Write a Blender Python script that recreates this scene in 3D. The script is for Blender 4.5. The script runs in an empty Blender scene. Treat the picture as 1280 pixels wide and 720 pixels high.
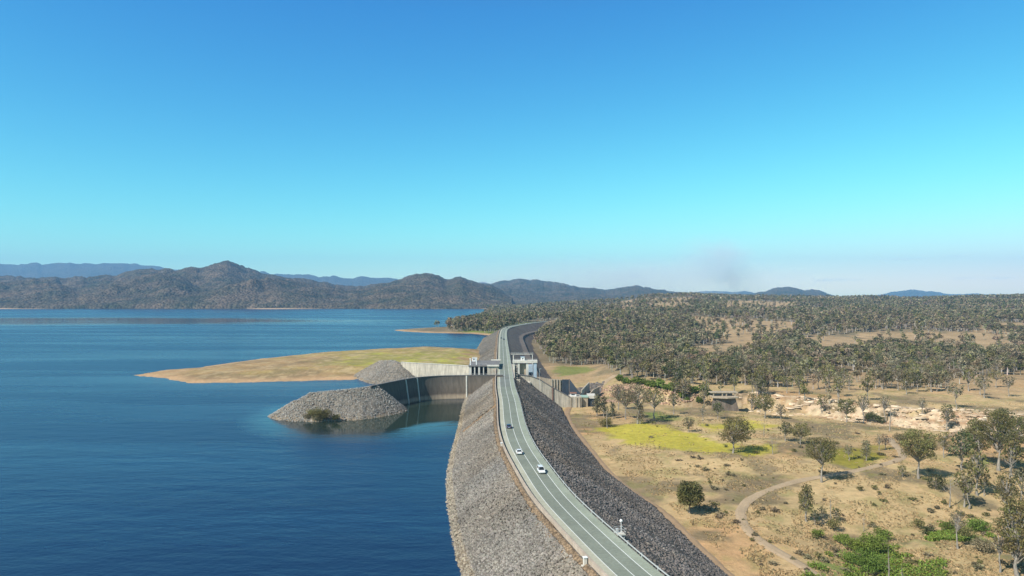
import bpy, math, random
import numpy as np
from mathutils import Vector
R_ = math.radians
scene = bpy.context.scene
COL = scene.collection
H0 = 63.0
F = 870.0
HY = 370.0

def P(px, py, z=0.0):
    """ground point seen at photo pixel, for a surface at height z"""
    Y = (H0 - z) * F / (py - HY)
    return ((px - 640.0) / F * Y, Y)

# ------------------------------------------------------------------ noise
def _hash(ix, iy, seed):
    n = (ix.astype(np.int64) * 374761393 + iy.astype(np.int64) * 668265263 + seed * 1274126177) & 0x7fffffff
    n = ((n ^ (n >> 13)) * 1274126177) & 0x7fffffff
    n = n ^ (n >> 16)
    return (n & 0xffffff) / float(0xffffff)

def vnoise(x, y, seed=0):
    x = np.asarray(x, float); y = np.asarray(y, float)
    ix = np.floor(x); iy = np.floor(y)
    fx = x - ix; fy = y - iy
    ux = fx * fx * (3 - 2 * fx); uy = fy * fy * (3 - 2 * fy)
    a = _hash(ix, iy, seed); b = _hash(ix + 1, iy, seed)
    c = _hash(ix, iy + 1, seed); d = _hash(ix + 1, iy + 1, seed)
    return (a * (1 - ux) + b * ux) * (1 - uy) + (c * (1 - ux) + d * ux) * uy

def fbm(x, y, seed=0, octv=4):
    s = 0; a = 0.5; t = 0
    for k in range(octv):
        s = s + a * vnoise(np.asarray(x) * 2 ** k + 17.3 * k, np.asarray(y) * 2 ** k - 9.1 * k, seed + k * 7)
        t += a; a *= 0.5
    return s / t

def ridged(x, y, seed=0, octv=4):
    s = 0; a = 0.5; t = 0
    for k in range(octv):
        s = s + a * (1 - np.abs(2 * vnoise(np.asarray(x) * 2 ** k + 3.3 * k, np.asarray(y) * 2 ** k, seed + k * 5) - 1))
        t += a; a *= 0.5
    return s / t

def sm(a, b, x):
    t = np.clip((np.asarray(x, float) - a) / (b - a), 0, 1)
    return t * t * (3 - 2 * t)

def polydist(X, Y, pts):
    """distance to polyline, signed side (right +), arc parameter"""
    X = np.asarray(X, float); Y = np.asarray(Y, float)
    best = np.full(X.shape, 1e18); side = np.ones(X.shape); arc = np.zeros(X.shape)
    L = 0.0
    for (x0, y0), (x1, y1) in zip(pts[:-1], pts[1:]):
        dx, dy = x1 - x0, y1 - y0
        l2 = dx * dx + dy * dy; l = math.sqrt(l2)
        t = np.clip(((X - x0) * dx + (Y - y0) * dy) / l2, 0, 1)
        ex = X - x0 - t * dx; ey = Y - y0 - t * dy
        d2 = ex * ex + ey * ey
        m = d2 < best
        best = np.where(m, d2, best)
        side = np.where(m, np.where(dy * (X - x0) - dx * (Y - y0) >= 0, 1.0, -1.0), side)
        arc = np.where(m, L + t * l, arc)
        L += l
    return np.sqrt(best), side, arc

def inpoly(X, Y, poly):
    X = np.asarray(X, float); Y = np.asarray(Y, float)
    r = np.zeros(X.shape, bool)
    n = len(poly)
    for i in range(n):
        x0, y0 = poly[i]; x1, y1 = poly[(i + 1) % n]
        if y0 == y1: continue
        c = ((y0 > Y) != (y1 > Y)) & (X < (x1 - x0) * (Y - y0) / (y1 - y0) + x0)
        r ^= c
    return r

def polymask(X, Y, poly, soft):
    """soft-edged polygon mask in world metres"""
    d, _, _ = polydist(X, Y, list(poly) + [poly[0]])
    s = np.where(inpoly(X, Y, poly), d, -d)
    return s, np.clip(0.5 + s / (2 * soft), 0, 1)

def catmull(pts, step):
    P_ = [np.array(p, float) for p in pts]
    P_ = [2 * P_[0] - P_[1]] + P_ + [2 * P_[-1] - P_[-2]]
    out = []
    for i in range(1, len(P_) - 2):
        p0, p1, p2, p3 = P_[i - 1], P_[i], P_[i + 1], P_[i + 2]
        n = max(2, int(np.linalg.norm(p2 - p1) / step))
        for k in range(n):
            t = k / n
            out.append(0.5 * ((2 * p1) + (-p0 + p2) * t + (2 * p0 - 5 * p1 + 4 * p2 - p3) * t * t + (-p0 + 3 * p1 - 3 * p2 + p3) * t ** 3))
    out.append(P_[-2])
    return np.array(out)

# ------------------------------------------------------------------ dam axis
cpx = [(790.6, 720), (755.5, 684.8), (721.9, 652.7), (691.4, 622.2), (665.4, 583.5), (651.0, 561), (640.6, 533.6),
       (635.8, 500), (631.7, 482), (629.5, 448.8), (628.5, 417.5), (633, 410), (650, 406), (675, 402.5)]
cw = [(104, -90), (76, -20), (52, 40), (35, 85)] + [P(a, b, 13) for a, b in cpx]
cw += [(92, 1420), (130, 1500), (165, 1600), (178, 1750)]
AX = catmull(cw, 6.0)
for _ in range(6):
    AX[1:-1] = 0.25 * AX[:-2] + 0.5 * AX[1:-1] + 0.25 * AX[2:]
seg = np.linalg.norm(np.diff(AX, axis=0), axis=1)
AL = np.concatenate([[0], np.cumsum(seg)])
TAN = np.gradient(AX, axis=0); TAN /= np.linalg.norm(TAN, axis=1)[:, None]
NRM = np.stack([TAN[:, 1], -TAN[:, 0]], 1)      # points to the right (downstream)
AXP = [tuple(p) for p in AX[::3]] + [tuple(AX[-1])]

def off(i, s):
    return AX[i, 0] + NRM[i, 0] * s, AX[i, 1] + NRM[i, 1] * s

def axis_range(y0, y1):
    return [i for i in range(len(AX)) if y0 <= AX[i, 1] <= y1 and not (AX[i, 1] > 1720)]

def TOE(Y):
    return np.interp(Y, [180, 245, 270, 300, 347, 400, 475, 520, 900, 1400], [49, 49, 45, 40.5, 38.5, 37.5, 38, 44, 46, 40])

# ------------------------------------------------------------------ terrain
RIDGE_A = [(-640, 384), (560, 384), (640, 383), (700, 379), (760, 376), (800, 370), (850, 367), (900, 370), (960, 371), (1080, 372), (1180, 370), (1280, 369), (1500, 366)]
pen_poly = [P(170, 469), P(200, 463.5), P(250, 459.5), P(300, 452), P(350, 446), P(400, 440.5), P(450, 438), P(520, 435), P(560, 434.5), P(588, 437), (-20, 820), (-6, 700), (-6, 560), (-30, 520), (-80, 520), (-112, 535), P(440, 474.5), P(400, 475.5), P(330, 477.5), P(235, 479), P(205, 473)]
spit_poly = [P(492, 412.6), P(530, 410), P(570, 408.6), P(580, 405), P(590, 400), P(600, 395), P(608, 388), (-125, 3600), (300, 4200), (300, 1300), (-10, 1100), P(608, 419), P(590, 417), P(540, 416.2), P(515, 415)]
creek = [(48, 508), (95, 510), (135, 484), (163, 465), (195, 450), (216, 424), (240, 408), (270, 392), (300, 384), (345, 388), (420, 410), (600, 470)]
gully = [(420, 330), (330, 300), (250, 275), (190, 262), (150, 243), (118, 232), (96, 205), (92, 170), (110, 120)]

def Hbase(X, Y):
    X = np.asarray(X, float); Y = np.asarray(Y, float)
    Yc = np.maximum(Y, 60.0)
    a = X / Yc * F + 640
    ry = np.interp(a, [q[0] for q in RIDGE_A], [q[1] for q in RIDGE_A])
    zr = 63 - (ry + 4.0 - 370) * 3000 / F
    # land downstream
    right = -12 + 5 * sm(500, 660, Y) * (1 - sm(90, 200, X)) + 18 * sm(1000, 1600, Y) * (1 - 0.35 * sm(200, 900, X))
    top = right
    right = right + (zr - right) * sm(1100, 3000, Y)
    right = right - sm(3200, 6000, Y) * np.maximum(right - 4, 0)
    und = (fbm(X / 90, Y / 90, 3, 4) - 0.5) * 5 * sm(560, 900, Y) + (fbm(X / 300, Y / 300, 5, 4) - 0.5) * 34 * sm(900, 1900, Y) * (1 - sm(3300, 5000, Y))
    und = und + (fbm(X / 35, Y / 35, 9, 4) - 0.5) * 1.6 * sm(60, 90, X)
    right = right + und
    # knoll beside the field
    right = right + 3.2 * np.exp(-(((X - 150) / 70) ** 2 + ((Y - 330) / 60) ** 2)) - 1.0
    # creek bed with a ledge on its far side
    d, sd, _ = polydist(X, Y, creek)
    sgn = -d * sd    # + beyond (the creek runs to the right, far side is on its left)
    bed = np.exp(-(sgn / 9) ** 2) * 2.5
    step = 6.4 * sm(3, 30, sgn + (fbm(X / 9, Y / 9, 21, 4) - 0.5) * 18)
    fade = sm(60, 95, X) * (1 - sm(500, 600, X))
    terr = step + 1.0 * np.sin(step * 4.4 + fbm(X / 20, Y / 20, 88, 2) * 5) * ((step > .3) & (step < 7.1))
    right = right + fade * (-bed + terr * (1 - sm(120, 260, sgn)))
    # gully
    d, _, _ = polydist(X, Y, gully)
    right = right - 3.5 * np.exp(-(d / 14) ** 2) * sm(80, 110, X)
    # spillway basin
    s1, m1 = polymask(X, Y, [(22, 480), (48, 480), (51, 500), (47, 507), (22, 507)], 2.0)
    right = right - 7.0 * m1
    # lake floor and its land
    left = -9.0 + 0 * X
    s, m = polymask(X, Y, pen_poly, 1)
    jit = (fbm(X / 25, Y / 25, 31, 4) - 0.5) * 10
    pen = np.clip((s + jit) / 12, -9, 1.2) + 3.8 * sm(8, 55, s) * sm(-330, -120, X) + (fbm(X / 30, Y / 30, 33) - .5) * 1.6 * sm(4, 20, s)
    left = np.maximum(left, pen)
    s, m = polymask(X, Y, spit_poly, 1)
    jit = (fbm(X / 40, Y / 40, 35, 4) - 0.5) * 16
    sp = np.clip((s + jit) / 16, -9, 1.3) + sm(40, 260, s) * 8 + sm(120, 400, s) * (right - 8)*0 + (fbm(X / 50, Y / 50, 37) - .5) * 2 * sm(10, 60, s)
    left = np.maximum(left, sp)
    # far shore
    sh = 3360 + (fbm(X / 380, 0 * X, 41, 3) - .5) * 420
    left = np.maximum(left, np.clip((Y - sh) / 22, -9, 6))
    # blend across the dam line
    d, sd, arc = polydist(X, Y, AXP)
    s = d * sd
    beyond = sm(1330, 1500, Y)
    w = sm(-4, 4, s)
    w = np.where(Y > 1500, sm(-120, 60, X - 90), w) * beyond + w * (1 - beyond)
    z = left * (1 - w) + right * w
    # abutment where the embankment runs out
    ab = np.exp(-((np.hypot(X - 95, Y - 1450)) / 140) ** 2)
    z = z + (11.5 - z) * np.clip(ab * 1.2, 0, 1) * (z > -8.5)
    # ground right of the far embankment climbs to meet it
    g2 = (1 - sm(20, 120, np.abs(s - 60))) * sm(1200, 1400, Y) * (s > 0)
    z = z + g2 * 5
    return z

def H(X, Y):
    return Hbase(X, Y)

def GP(px, py, it=12):
    """world point on the terrain seen at photo pixel"""
    z = -12.0
    for _ in range(it):
        X, Y = P(px, py, z)
        z = 0.5 * z + 0.5 * float(H(np.array([X]), np.array([Y]))[0])
    X, Y = P(px, py, z)
    return X, Y, float(H(np.array([X]), np.array([Y]))[0])

def PW(pts, z=-12.0):
    return [P(a, b, z) for a, b in pts]

# ------------------------------------------------------------------ object helpers
def mesh_np(name, V, Q, mat=None, cols=None, parent=None, smooth=False, link=True):
    """V (n,3), Q (m,k) faces with k verts; cols per vertex (n,3)"""
    V = np.asarray(V, np.float32); Q = np.asarray(Q, np.int32)
    me = bpy.data.meshes.new(name)
    me.vertices.add(len(V)); me.vertices.foreach_set('co', V.ravel())
    k = Q.shape[1]
    me.loops.add(Q.size); me.loops.foreach_set('vertex_index', Q.ravel())
    me.polygons.add(len(Q)); me.polygons.foreach_set('loop_start', np.arange(0, Q.size, k, dtype=np.int32))
    if smooth: me.polygons.foreach_set('use_smooth', np.ones(len(Q), bool))
    if cols is not None:
        at = me.color_attributes.new('Col', 'FLOAT_COLOR', 'POINT')
        c = np.ones((len(V), 4), np.float32); c[:, :3] = cols
        at.data.foreach_set('color', c.ravel())
    me.update(calc_edges=True); me.validate()
    if mat: me.materials.append(mat)
    if not link: return me
    o = bpy.data.objects.new(name, me); COL.objects.link(o)
    if parent: o.parent = parent
    return o

class MB:
    """collects simple solids into one mesh; several materials allowed"""
    def __init__(s): s.v = []; s.f = []; s.m = []
    def add(s, vs, fs, m=0):
        b = len(s.v); s.v += [tuple(v) for v in vs]; s.f += [tuple(b + i for i in f) for f in fs]; s.m += [m] * len(fs)
    def box(s, x0, x1, y0, y1, z0, z1, m=0, T=None):
        vs = [(x, y, z) for z in (z0, z1) for y in (y0, y1) for x in (x0, x1)]
        if T: vs = [T(v) for v in vs]
        s.add(vs, [(0, 2, 3, 1), (4, 5, 7, 6), (0, 1, 5, 4), (2, 6, 7, 3), (0, 4, 6, 2), (1, 3, 7, 5)], m)
    def prism(s, pts, z0, z1, m=0):
        n = len(pts)
        vs = [(x, y, z0) for x, y in pts] + [(x, y, z1) for x, y in pts]
        s.add(vs, [tuple(range(n))[::-1], tuple(range(n, 2 * n))] + [(i, (i + 1) % n, n + (i + 1) % n, n + i) for i in range(n)], m)
    def tube(s, p0, p1, r0, r1=None, n=8, m=0, cap=True):
        r1 = r0 if r1 is None else r1
        p0 = Vector(p0); p1 = Vector(p1); d = (p1 - p0).normalized()
        u = d.orthogonal().normalized(); w = d.cross(u)
        vs = []
        for p, r in ((p0, r0), (p1, r1)):
            for k in range(n):
                a = 2 * math.pi * k / n
                vs.append(p + u * math.cos(a) * r + w * math.sin(a) * r)
        fs = [(k, (k + 1) % n, n + (k + 1) % n, n + k) for k in range(n)]
        if cap: fs += [tuple(range(n))[::-1], tuple(range(n, 2 * n))]
        s.add(vs, fs, m)
    def strip(s, secs, m=0, closed=False, caps=True):
        """loft through sections (lists of points)"""
        n = len(secs[0]); b = []
        for sec in secs: b += list(sec)
        fs = []
        for i in range(len(secs) - 1):
            for k in range(n if closed else n - 1):
                k2 = (k + 1) % n
                fs.append((i * n + k, i * n + k2, (i + 1) * n + k2, (i + 1) * n + k))
        if closed and caps:
            fs.append(tuple(range(n))[::-1]); fs.append(tuple((len(secs) - 1) * n + k for k in range(n)))
        s.add(b, fs, m)
    def build(s, name, mats, parent=None, bevel=0, smooth=False, loc=None):
        me = bpy.data.meshes.new(name)
        me.from_pydata(s.v, [], s.f)
        if not isinstance(mats, (list, tuple)): mats = [mats]
        for mt in mats: me.materials.append(mt)
        me.polygons.foreach_set('material_index', np.array(s.m, np.int32))
        if smooth: me.polygons.foreach_set('use_smooth', np.ones(len(s.f), bool))
        import bmesh
        bm = bmesh.new(); bm.from_mesh(me); bmesh.ops.recalc_face_normals(bm, faces=bm.faces[:]); bm.to_mesh(me); bm.free()
        me.update()
        o = bpy.data.objects.new(name, me); COL.objects.link(o)
        if parent: o.parent = parent
        if loc is not None: o.location = loc
        if bevel:
            b = o.modifiers.new('bevel', 'BEVEL'); b.width = bevel; b.segments = 2; b.limit_method = 'ANGLE'
        return o

def tag(o, label=None, cat=None, group=None, kind=None):
    if label: o['label'] = label
    if cat: o['category'] = cat
    if group: o['group'] = group
    if kind: o['kind'] = kind
    return o

def empty(name, loc=(0, 0, 0), rz=0.0, sc=1.0):
    o = bpy.data.objects.new(name, None); COL.objects.link(o)
    o.location = loc; o.rotation_euler = (0, 0, rz); o.scale = (sc, sc, sc) if not isinstance(sc, tuple) else sc
    o.empty_display_size = 0.5
    return o

# ------------------------------------------------------------------ materials
class NT:
    def __init__(s, name):
        s.m = bpy.data.materials.new(name); s.m.use_nodes = True
        s.t = s.m.node_tree; s.n = s.t.nodes; s.n.clear()
        s.out = s.n.new('ShaderNodeOutputMaterial')
        s.b = s.n.new('ShaderNodeBsdfPrincipled'); s.link(s.b.outputs[0], s.out.inputs[0])
        s.b.inputs['Roughness'].default_value = 0.9
        s.b.inputs['Specular IOR Level'].default_value = 0.25
    def link(s, a, b): s.t.links.new(a, b)
    def new(s, ty, **kw):
        n = s.n.new('ShaderNode' + ty)
        for k, v in kw.items(): setattr(n, k, v)
        return n
    def coord(s, scale=(1, 1, 1), rot=(0, 0, 0)):
        g = s.new('NewGeometry'); mp = s.new('Mapping'); mp.inputs['Scale'].default_value = scale; mp.inputs['Rotation'].default_value = rot
        s.link(g.outputs['Position'], mp.inputs['Vector']); return mp.outputs[0]
    def ocoord(s, scale=(1, 1, 1)):
        g = s.new('TexCoord'); mp = s.new('Mapping'); mp.inputs['Scale'].default_value = scale
        s.link(g.outputs['Object'], mp.inputs['Vector']); return mp.outputs[0]
    def noise(s, v, scale, detail=4, rough=0.55, out=0):
        n = s.new('TexNoise'); n.inputs['Scale'].default_value = scale; n.inputs['Detail'].default_value = detail; n.inputs['Roughness'].default_value = rough
        s.link(v, n.inputs['Vector']); return n.outputs[out]
    def voro(s, v, scale, feature='F1', out='Distance', rnd=1.0):
        n = s.new('TexVoronoi', feature=feature); n.inputs['Scale'].default_value = scale; n.inputs['Randomness'].default_value = rnd
        s.link(v, n.inputs['Vector']); return n.outputs[out]
    def ramp(s, f, stops, interp='LINEAR'):
        n = s.new('ValToRGB'); n.color_ramp.interpolation = interp
        e = n.color_ramp.elements
        while len(e) < len(stops): e.new(0.5)
        for q, (p, c) in zip(e, stops):
            q.position = p; q.color = (c, c, c, 1) if isinstance(c, (int, float)) else (*c, 1)
        s.link(f, n.inputs[0]); return n.outputs[0]
    def mix(s, f, a, b, mode='MIX'):
        n = s.new('Mix', data_type='RGBA', blend_type=mode)
        for i, v in ((0, f), (6, a), (7, b)):
            if isinstance(v, (int, float)): n.inputs[i].default_value = v
            elif isinstance(v, tuple): n.inputs[i].default_value = (*v, 1)
            else: s.link(v, n.inputs[i])
        return n.outputs[2]
    def math(s, op, a, b=0.0, c=0.0):
        n = s.new('Math', operation=op)
        for i, v in ((0, a), (1, b), (2, c)):
            if isinstance(v, (int, float)): n.inputs[i].default_value = v
            else: s.link(v, n.inputs[i])
        return n.outputs[0]
    def attr(s, name='Col'):
        n = s.new('Attribute'); n.attribute_name = name; return n.outputs['Color']
    def bump(s, h, dist=1.0, strength=1.0):
        n = s.new('Bump'); n.inputs['Distance'].default_value = dist; n.inputs['Strength'].default_value = strength
        s.link(h, n.inputs['Height']); s.link(n.outputs[0], s.b.inputs['Normal']); return n.outputs[0]
    def color(s, c):
        if isinstance(c, tuple): s.b.inputs['Base Color'].default_value = (*c, 1)
        else: s.link(c, s.b.inputs['Base Color'])
        return s
    def rough(s, r):
        if isinstance(r, (int, float)): s.b.inputs['Roughness'].default_value = r
        else: s.link(r, s.b.inputs['Roughness'])

def simple(name, c, rough=0.7, var=0.15, scale=1.5, metal=0.0, spec=0.3):
    n = NT(name)
    v = n.ocoord()
    f = n.noise(v, scale, 5)
    m = n.ramp(f, [(0.3, 1 - var), (0.7, 1 + var * 0.6)])
    n.color(n.mix(1.0, c, m, 'MULTIPLY')); n.rough(rough)
    n.b.inputs['Metallic'].default_value = metal; n.b.inputs['Specular IOR Level'].default_value = spec
    return n.m

def concrete(name, c, streak=0.35):
    n = NT(name)
    v = n.coord((0.9, 0.9, 0.08)); v2 = n.coord()
    a = n.ramp(n.noise(v, 1.0, 6, 0.65), [(0.35, 1 - streak), (0.62, 1.05)])
    b = n.ramp(n.noise(v2, 0.25, 5, 0.6), [(0.3, 0.82), (0.7, 1.08)])
    n.color(n.mix(1.0, n.mix(1.0, c, a, 'MULTIPLY'), b, 'MULTIPLY')); n.rough(0.88)
    n.bump(n.noise(v2, 2.5, 4), 0.06)
    return n.m

M = {}
def build_mats():
    # terrain: base colour comes from the land cover painted in 'Col'
    n = NT('ground_cover'); v = n.coord()
    c = n.attr()
    f1 = n.ramp(n.noise(v, 0.35, 8, 0.72), [(0.25, 0.62), (0.5, 1.0), (0.78, 1.30)])
    f2 = n.ramp(n.noise(v, 0.04, 6, 0.62), [(0.3, 0.82), (0.7, 1.14)])
    tw = n.noise(v, 0.09, 8, 0.7)
    col = n.mix(1.0, n.mix(1.0, c, f1, 'MULTIPLY'), f2, 'MULTIPLY')
    hue = n.mix(n.ramp(tw, [(0.42, 0.0), (0.66, 0.55)]), (1, 1, 1), (0.74, 0.86, 0.80))
    col = n.mix(1.0, col, hue, 'MULTIPLY')
    n.color(col); n.rough(0.95); n.b.inputs['Specular IOR Level'].default_value = 0.1
    n.bump(n.noise(v, 0.8, 6, 0.7), 0.5, 0.8)
    M['ground'] = n.m
    # rock fill
    n = NT('rock_fill'); v = n.coord()
    cc = n.voro(v, 1.7, 'F1', 'Color'); dd = n.voro(v, 1.7, 'F1', 'Distance')
    g = n.ramp(n.noise(v, 0.05, 7, 0.65), [(0.3, (0.165, 0.145, 0.12)), (0.7, (0.24, 0.215, 0.18))])
    sep = n.new('SeparateColor'); n.link(cc, sep.inputs[0])
    k = n.ramp(sep.outputs[0], [(0.0, 0.65), (1.0, 1.25)])
    col = n.mix(1.0, n.mix(1.0, g, k, 'MULTIPLY'), n.ramp(dd, [(0.0, 1.1), (0.75, 0.5)]), 'MULTIPLY')
    col = n.mix(1.0, col, n.attr(), 'MULTIPLY')
    n.color(col); n.rough(0.95)
    n.bump(n.math('SUBTRACT', 1.0, dd), 0.3, 0.9)
    M['rock'] = n.m
    n = NT('loose_rock')
    oi = n.attr()
    v = n.coord(); n.color(n.mix(1.0, oi, n.ramp(n.noise(v, 2.0, 4), [(0.3, 0.8), (0.7, 1.15)]), 'MULTIPLY')); n.rough(0.95)
    M['riprap'] = n.m
    # asphalt, pale green seal
    def asphalt(name, c):
        n = NT(name); v = n.coord()
        a = n.ramp(n.noise(v, 1.4, 6, 0.75), [(0.28, 0.82), (0.7, 1.14)])
        b = n.ramp(n.noise(v, 0.13, 6, 0.6), [(0.3, 0.86), (0.7, 1.1)])
        n.color(n.mix(1.0, n.mix(1.0, c, a, 'MULTIPLY'), b, 'MULTIPLY')); n.rough(0.85); n.bump(n.noise(v, 12, 3), 0.02)
        return n.m
    M['asphalt'] = asphalt('green_grey_seal', (0.205, 0.226, 0.182))
    M['asphalt_pale'] = asphalt('pale_green_shoulder_seal', (0.285, 0.315, 0.25))
    M['shoulder'] = asphalt('pale_shoulder_seal', (0.40, 0.40, 0.31))
    M['asphalt_dark'] = asphalt('bridge_seal', (0.185, 0.20, 0.175))
    M['track'] = asphalt('gravel_track', (0.40, 0.30, 0.19))
    M['dirt'] = asphalt('dirt_track', (0.34, 0.235, 0.14))
    M['parapet_shade'] = simple('dark_parapet_shade', (0.05, 0.05, 0.045), 0.9, 0.2, 1)  # flat dark colour for the parapet's painted shadow
    M['paint'] = simple('road_paint', (0.72, 0.74, 0.70), 0.7, 0.12, 2)
    M['conc'] = concrete('pale_concrete', (0.52, 0.47, 0.38))
    M['conc_white'] = concrete('white_concrete', (0.64, 0.61, 0.54), 0.2)
    M['conc_tan'] = concrete('tan_concrete', (0.46, 0.38, 0.28), 0.3)
    M['wave'] = concrete('parapet_concrete', (0.46, 0.38, 0.30), 0.15)
    M['brown_conc'] = concrete('brown_stained_concrete', (0.21, 0.165, 0.13), 0.4)
    M['dark_deck'] = concrete('grey_deck', (0.20, 0.19, 0.185), 0.2)
    # dark stained training wall with a pale band at the old water level
    n = NT('stained_wall'); g_ = n.new('NewGeometry'); sx = n.new('SeparateXYZ'); n.link(g_.outputs['Position'], sx.inputs[0])
    v = n.coord((0.8, 0.8, 0.07)); st = n.ramp(n.noise(v, 1.0, 6, 0.7), [(0.3, 0.6), (0.7, 1.15)])
    zz = n.math('ADD', sx.outputs[2], n.math('MULTIPLY', n.noise(n.coord((.1, .1, .4)), 1.0, 3), 1.2))
    zc = n.ramp(n.math('DIVIDE', zz, 16.0), [(0.03, (0.16, 0.13, 0.09)), (0.09, (0.42, 0.33, 0.235)), (0.17, (0.36, 0.28, 0.20)), (0.25, (0.15, 0.12, 0.092)), (0.6, (0.165, 0.138, 0.11)), (1.0, (0.11, 0.095, 0.08))])
    n.color(n.mix(1.0, zc, st, 'MULTIPLY')); n.rough(0.9)
    M['stained'] = n.m
    M['steel'] = simple('galvanised_steel', (0.55, 0.56, 0.55), 0.5, 0.1, 3, 0.3)
    M['slate'] = simple('dark_gate_and_shade', (0.045, 0.06, 0.08), 0.6, 0.25, 0.4)  # steel of the gates, and the painted shade in the basin
    M['bluegrey'] = simple('blue_grey_paint_and_shade', (0.38, 0.47, 0.55), 0.6, 0.12, 0.5)  # real paint, and the painted shade of one gantry column
    M['greenroof'] = simple('pale_green_roof', (0.33, 0.46, 0.38), 0.6, 0.12, 0.5)
    M['white'] = simple('white_paint', (0.78, 0.78, 0.76), 0.5, 0.08, 1)
    M['rust'] = simple('rust_brown', (0.21, 0.11, 0.08), 0.8, 0.25, 1)
    # foliage
    def foliage(name, mul, spread=0.25):
        n = NT(name); oi = n.new('ObjectInfo')
        col = n.mix(1.0, n.attr(), mul, 'MULTIPLY')
        hs = n.new('HueSaturation'); n.link(col, hs.inputs['Color'])
        mr = n.new('MapRange'); n.link(oi.outputs['Random'], mr.inputs[0]); mr.inputs[3].default_value = 0.485; mr.inputs[4].default_value = 0.515
        n.link(mr.outputs[0], hs.inputs['Hue'])
        mr2 = n.new('MapRange'); n.link(n.math('FRACT', n.math('MULTIPLY', oi.outputs['Random'], 17.3)), mr2.inputs[0]); mr2.inputs[3].default_value = 1 - spread; mr2.inputs[4].default_value = 1 + spread
        n.link(mr2.outputs[0], hs.inputs['Value'])
        n.link(hs.outputs[0], n.b.inputs['Base Color']); n.rough(0.75); n.b.inputs['Specular IOR Level'].default_value = 0.2
        tr = n.new('BsdfTranslucent'); n.link(hs.outputs[0], tr.inputs[0])
        ms = n.new('MixShader'); ms.inputs[0].default_value = 0.28
        n.link(n.b.outputs[0], ms.inputs[1]); n.link(tr.outputs[0], ms.inputs[2]); n.link(ms.outputs[0], n.out.inputs[0])
        return n.m
    M['leaf'] = foliage('gum_foliage', (1, 1, 1))
    n = NT('pale_bark'); v = n.ocoord((2, 2, 0.4))
    n.color(n.ramp(n.noise(v, 1.2, 5, 0.6), [(0.3, (0.16, 0.135, 0.11)), (0.55, (0.32, 0.285, 0.24)), (0.75, (0.47, 0.43, 0.37))])); M['bark'] = n.m
    n = NT('grey_bark'); v = n.ocoord((2, 2, 0.4))
    n.color(n.ramp(n.noise(v, 1.2, 5, 0.6), [(0.3, (0.13, 0.11, 0.095)), (0.7, (0.29, 0.255, 0.22))])); M['bark_dark'] = n.m
    n = NT('wood_edge_mass'); n.color(n.attr()); n.rough(0.85); n.b.inputs['Specular IOR Level'].default_value = 0.15
    M['mass'] = n.m
    # water
    n = NT('lake_water'); v = n.coord((1, 1, 1)); vs = n.coord((0.0016, 0.011, 1))
    calm = n.ramp(n.noise(vs, 1.0, 5, 0.6), [(0.36, 0.0), (0.55, 1.0)])
    g_ = n.new('NewGeometry'); sx = n.new('SeparateXYZ'); n.link(g_.outputs['Position'], sx.inputs[0])
    w1 = n.noise(n.coord((0.55, 0.9, 1), (0, 0, 0.4)), 1.0, 5, 0.6)
    w2 = n.noise(n.coord((0.06, 0.14, 1), (0, 0, 0.5)), 1.0, 4, 0.55)
    hgt = n.math('ADD', n.math('MULTIPLY', w1, 0.10), n.math('MULTIPLY', w2, 0.5))
    # sheltered water in the approach channel is smoother
    dx = n.math('ADD', sx.outputs[0], 68.0); dy = n.math('SUBTRACT', sx.outputs[1], 372.0)
    r2 = n.math('ADD', n.math('POWER', n.math('DIVIDE', dx, 75.0), 2.0), n.math('POWER', n.math('DIVIDE', dy, 78.0), 2.0))
    shel = n.ramp(r2, [(0.35, 0.0), (1.0, 1.0)])
    murk = n.ramp(r2, [(0.25, 1.0), (0.95, 0.0)])
    # a glassy lee under the far hills on the left
    lx = n.math('DIVIDE', n.math('ADD', sx.outputs[0], 1250.0), 1000.0); ly = n.math('DIVIDE', n.math('SUBTRACT', sx.outputs[1], 1760.0), 330.0)
    lee = n.ramp(n.math('ADD', n.math('ADD', n.math('POWER', lx, 2.0), n.math('POWER', ly, 2.0)), n.math('MULTIPLY', n.math('SUBTRACT', n.noise(n.coord((.003, .02, 1)), 1.0, 4), 0.5), 0.9)), [(0.35, 0.15), (1.15, 1.0)])
    calm = n.math('MULTIPLY', n.math('ADD', n.math('MULTIPLY', calm, 0.35), 0.65), lee)
    amp = n.math('MULTIPLY', n.math('ADD', n.math('MULTIPLY', calm, 0.93), 0.07), n.math('ADD', n.math('MULTIPLY', shel, 0.95), 0.05))
    bp = n.new('Bump'); bp.inputs['Distance'].default_value = 1.0; n.link(n.math('MULTIPLY', hgt, amp), bp.inputs['Height'])
    n.link(bp.outputs[0], n.b.inputs['Normal'])
    rr = n.math('ADD', 0.02, n.math('MULTIPLY', amp, 0.27)); n.rough(rr)
    n.color(n.mix(murk, n.mix(n.noise(n.coord((.01, .01, 1)), 1.0, 3), (0.005, 0.019, 0.056), (0.008, 0.028, 0.074)), (0.022, 0.036, 0.026)))
    n.b.inputs['IOR'].default_value = 1.333; n.b.inputs['Specular Tint'].default_value = (0.78, 0.90, 1.0, 1); n.b.inputs['Specular IOR Level'].default_value = 0.5
    M['water'] = n.m
    # hills
    def hill(name, a, b, sc=1.0):
        n = NT(name); v = n.coord()
        cc = n.voro(v, 0.075 * sc, 'F1', 'Color'); sep = n.new('SeparateColor'); n.link(cc, sep.inputs[0])
        dd = n.voro(v, 0.075 * sc, 'F1', 'Distance')
        k = n.ramp(sep.outputs[0], [(0.0, 0.55), (1.0, 1.4)])
        base = n.mix(n.ramp(n.noise(v, 0.006 * sc, 8, 0.7), [(0.38, 0.0), (0.62, 1.0)]), a, b)
        bare = n.ramp(n.noise(v, 0.02 * sc, 6, 0.7), [(0.58, 0.0), (0.72, 0.7)])
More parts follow.
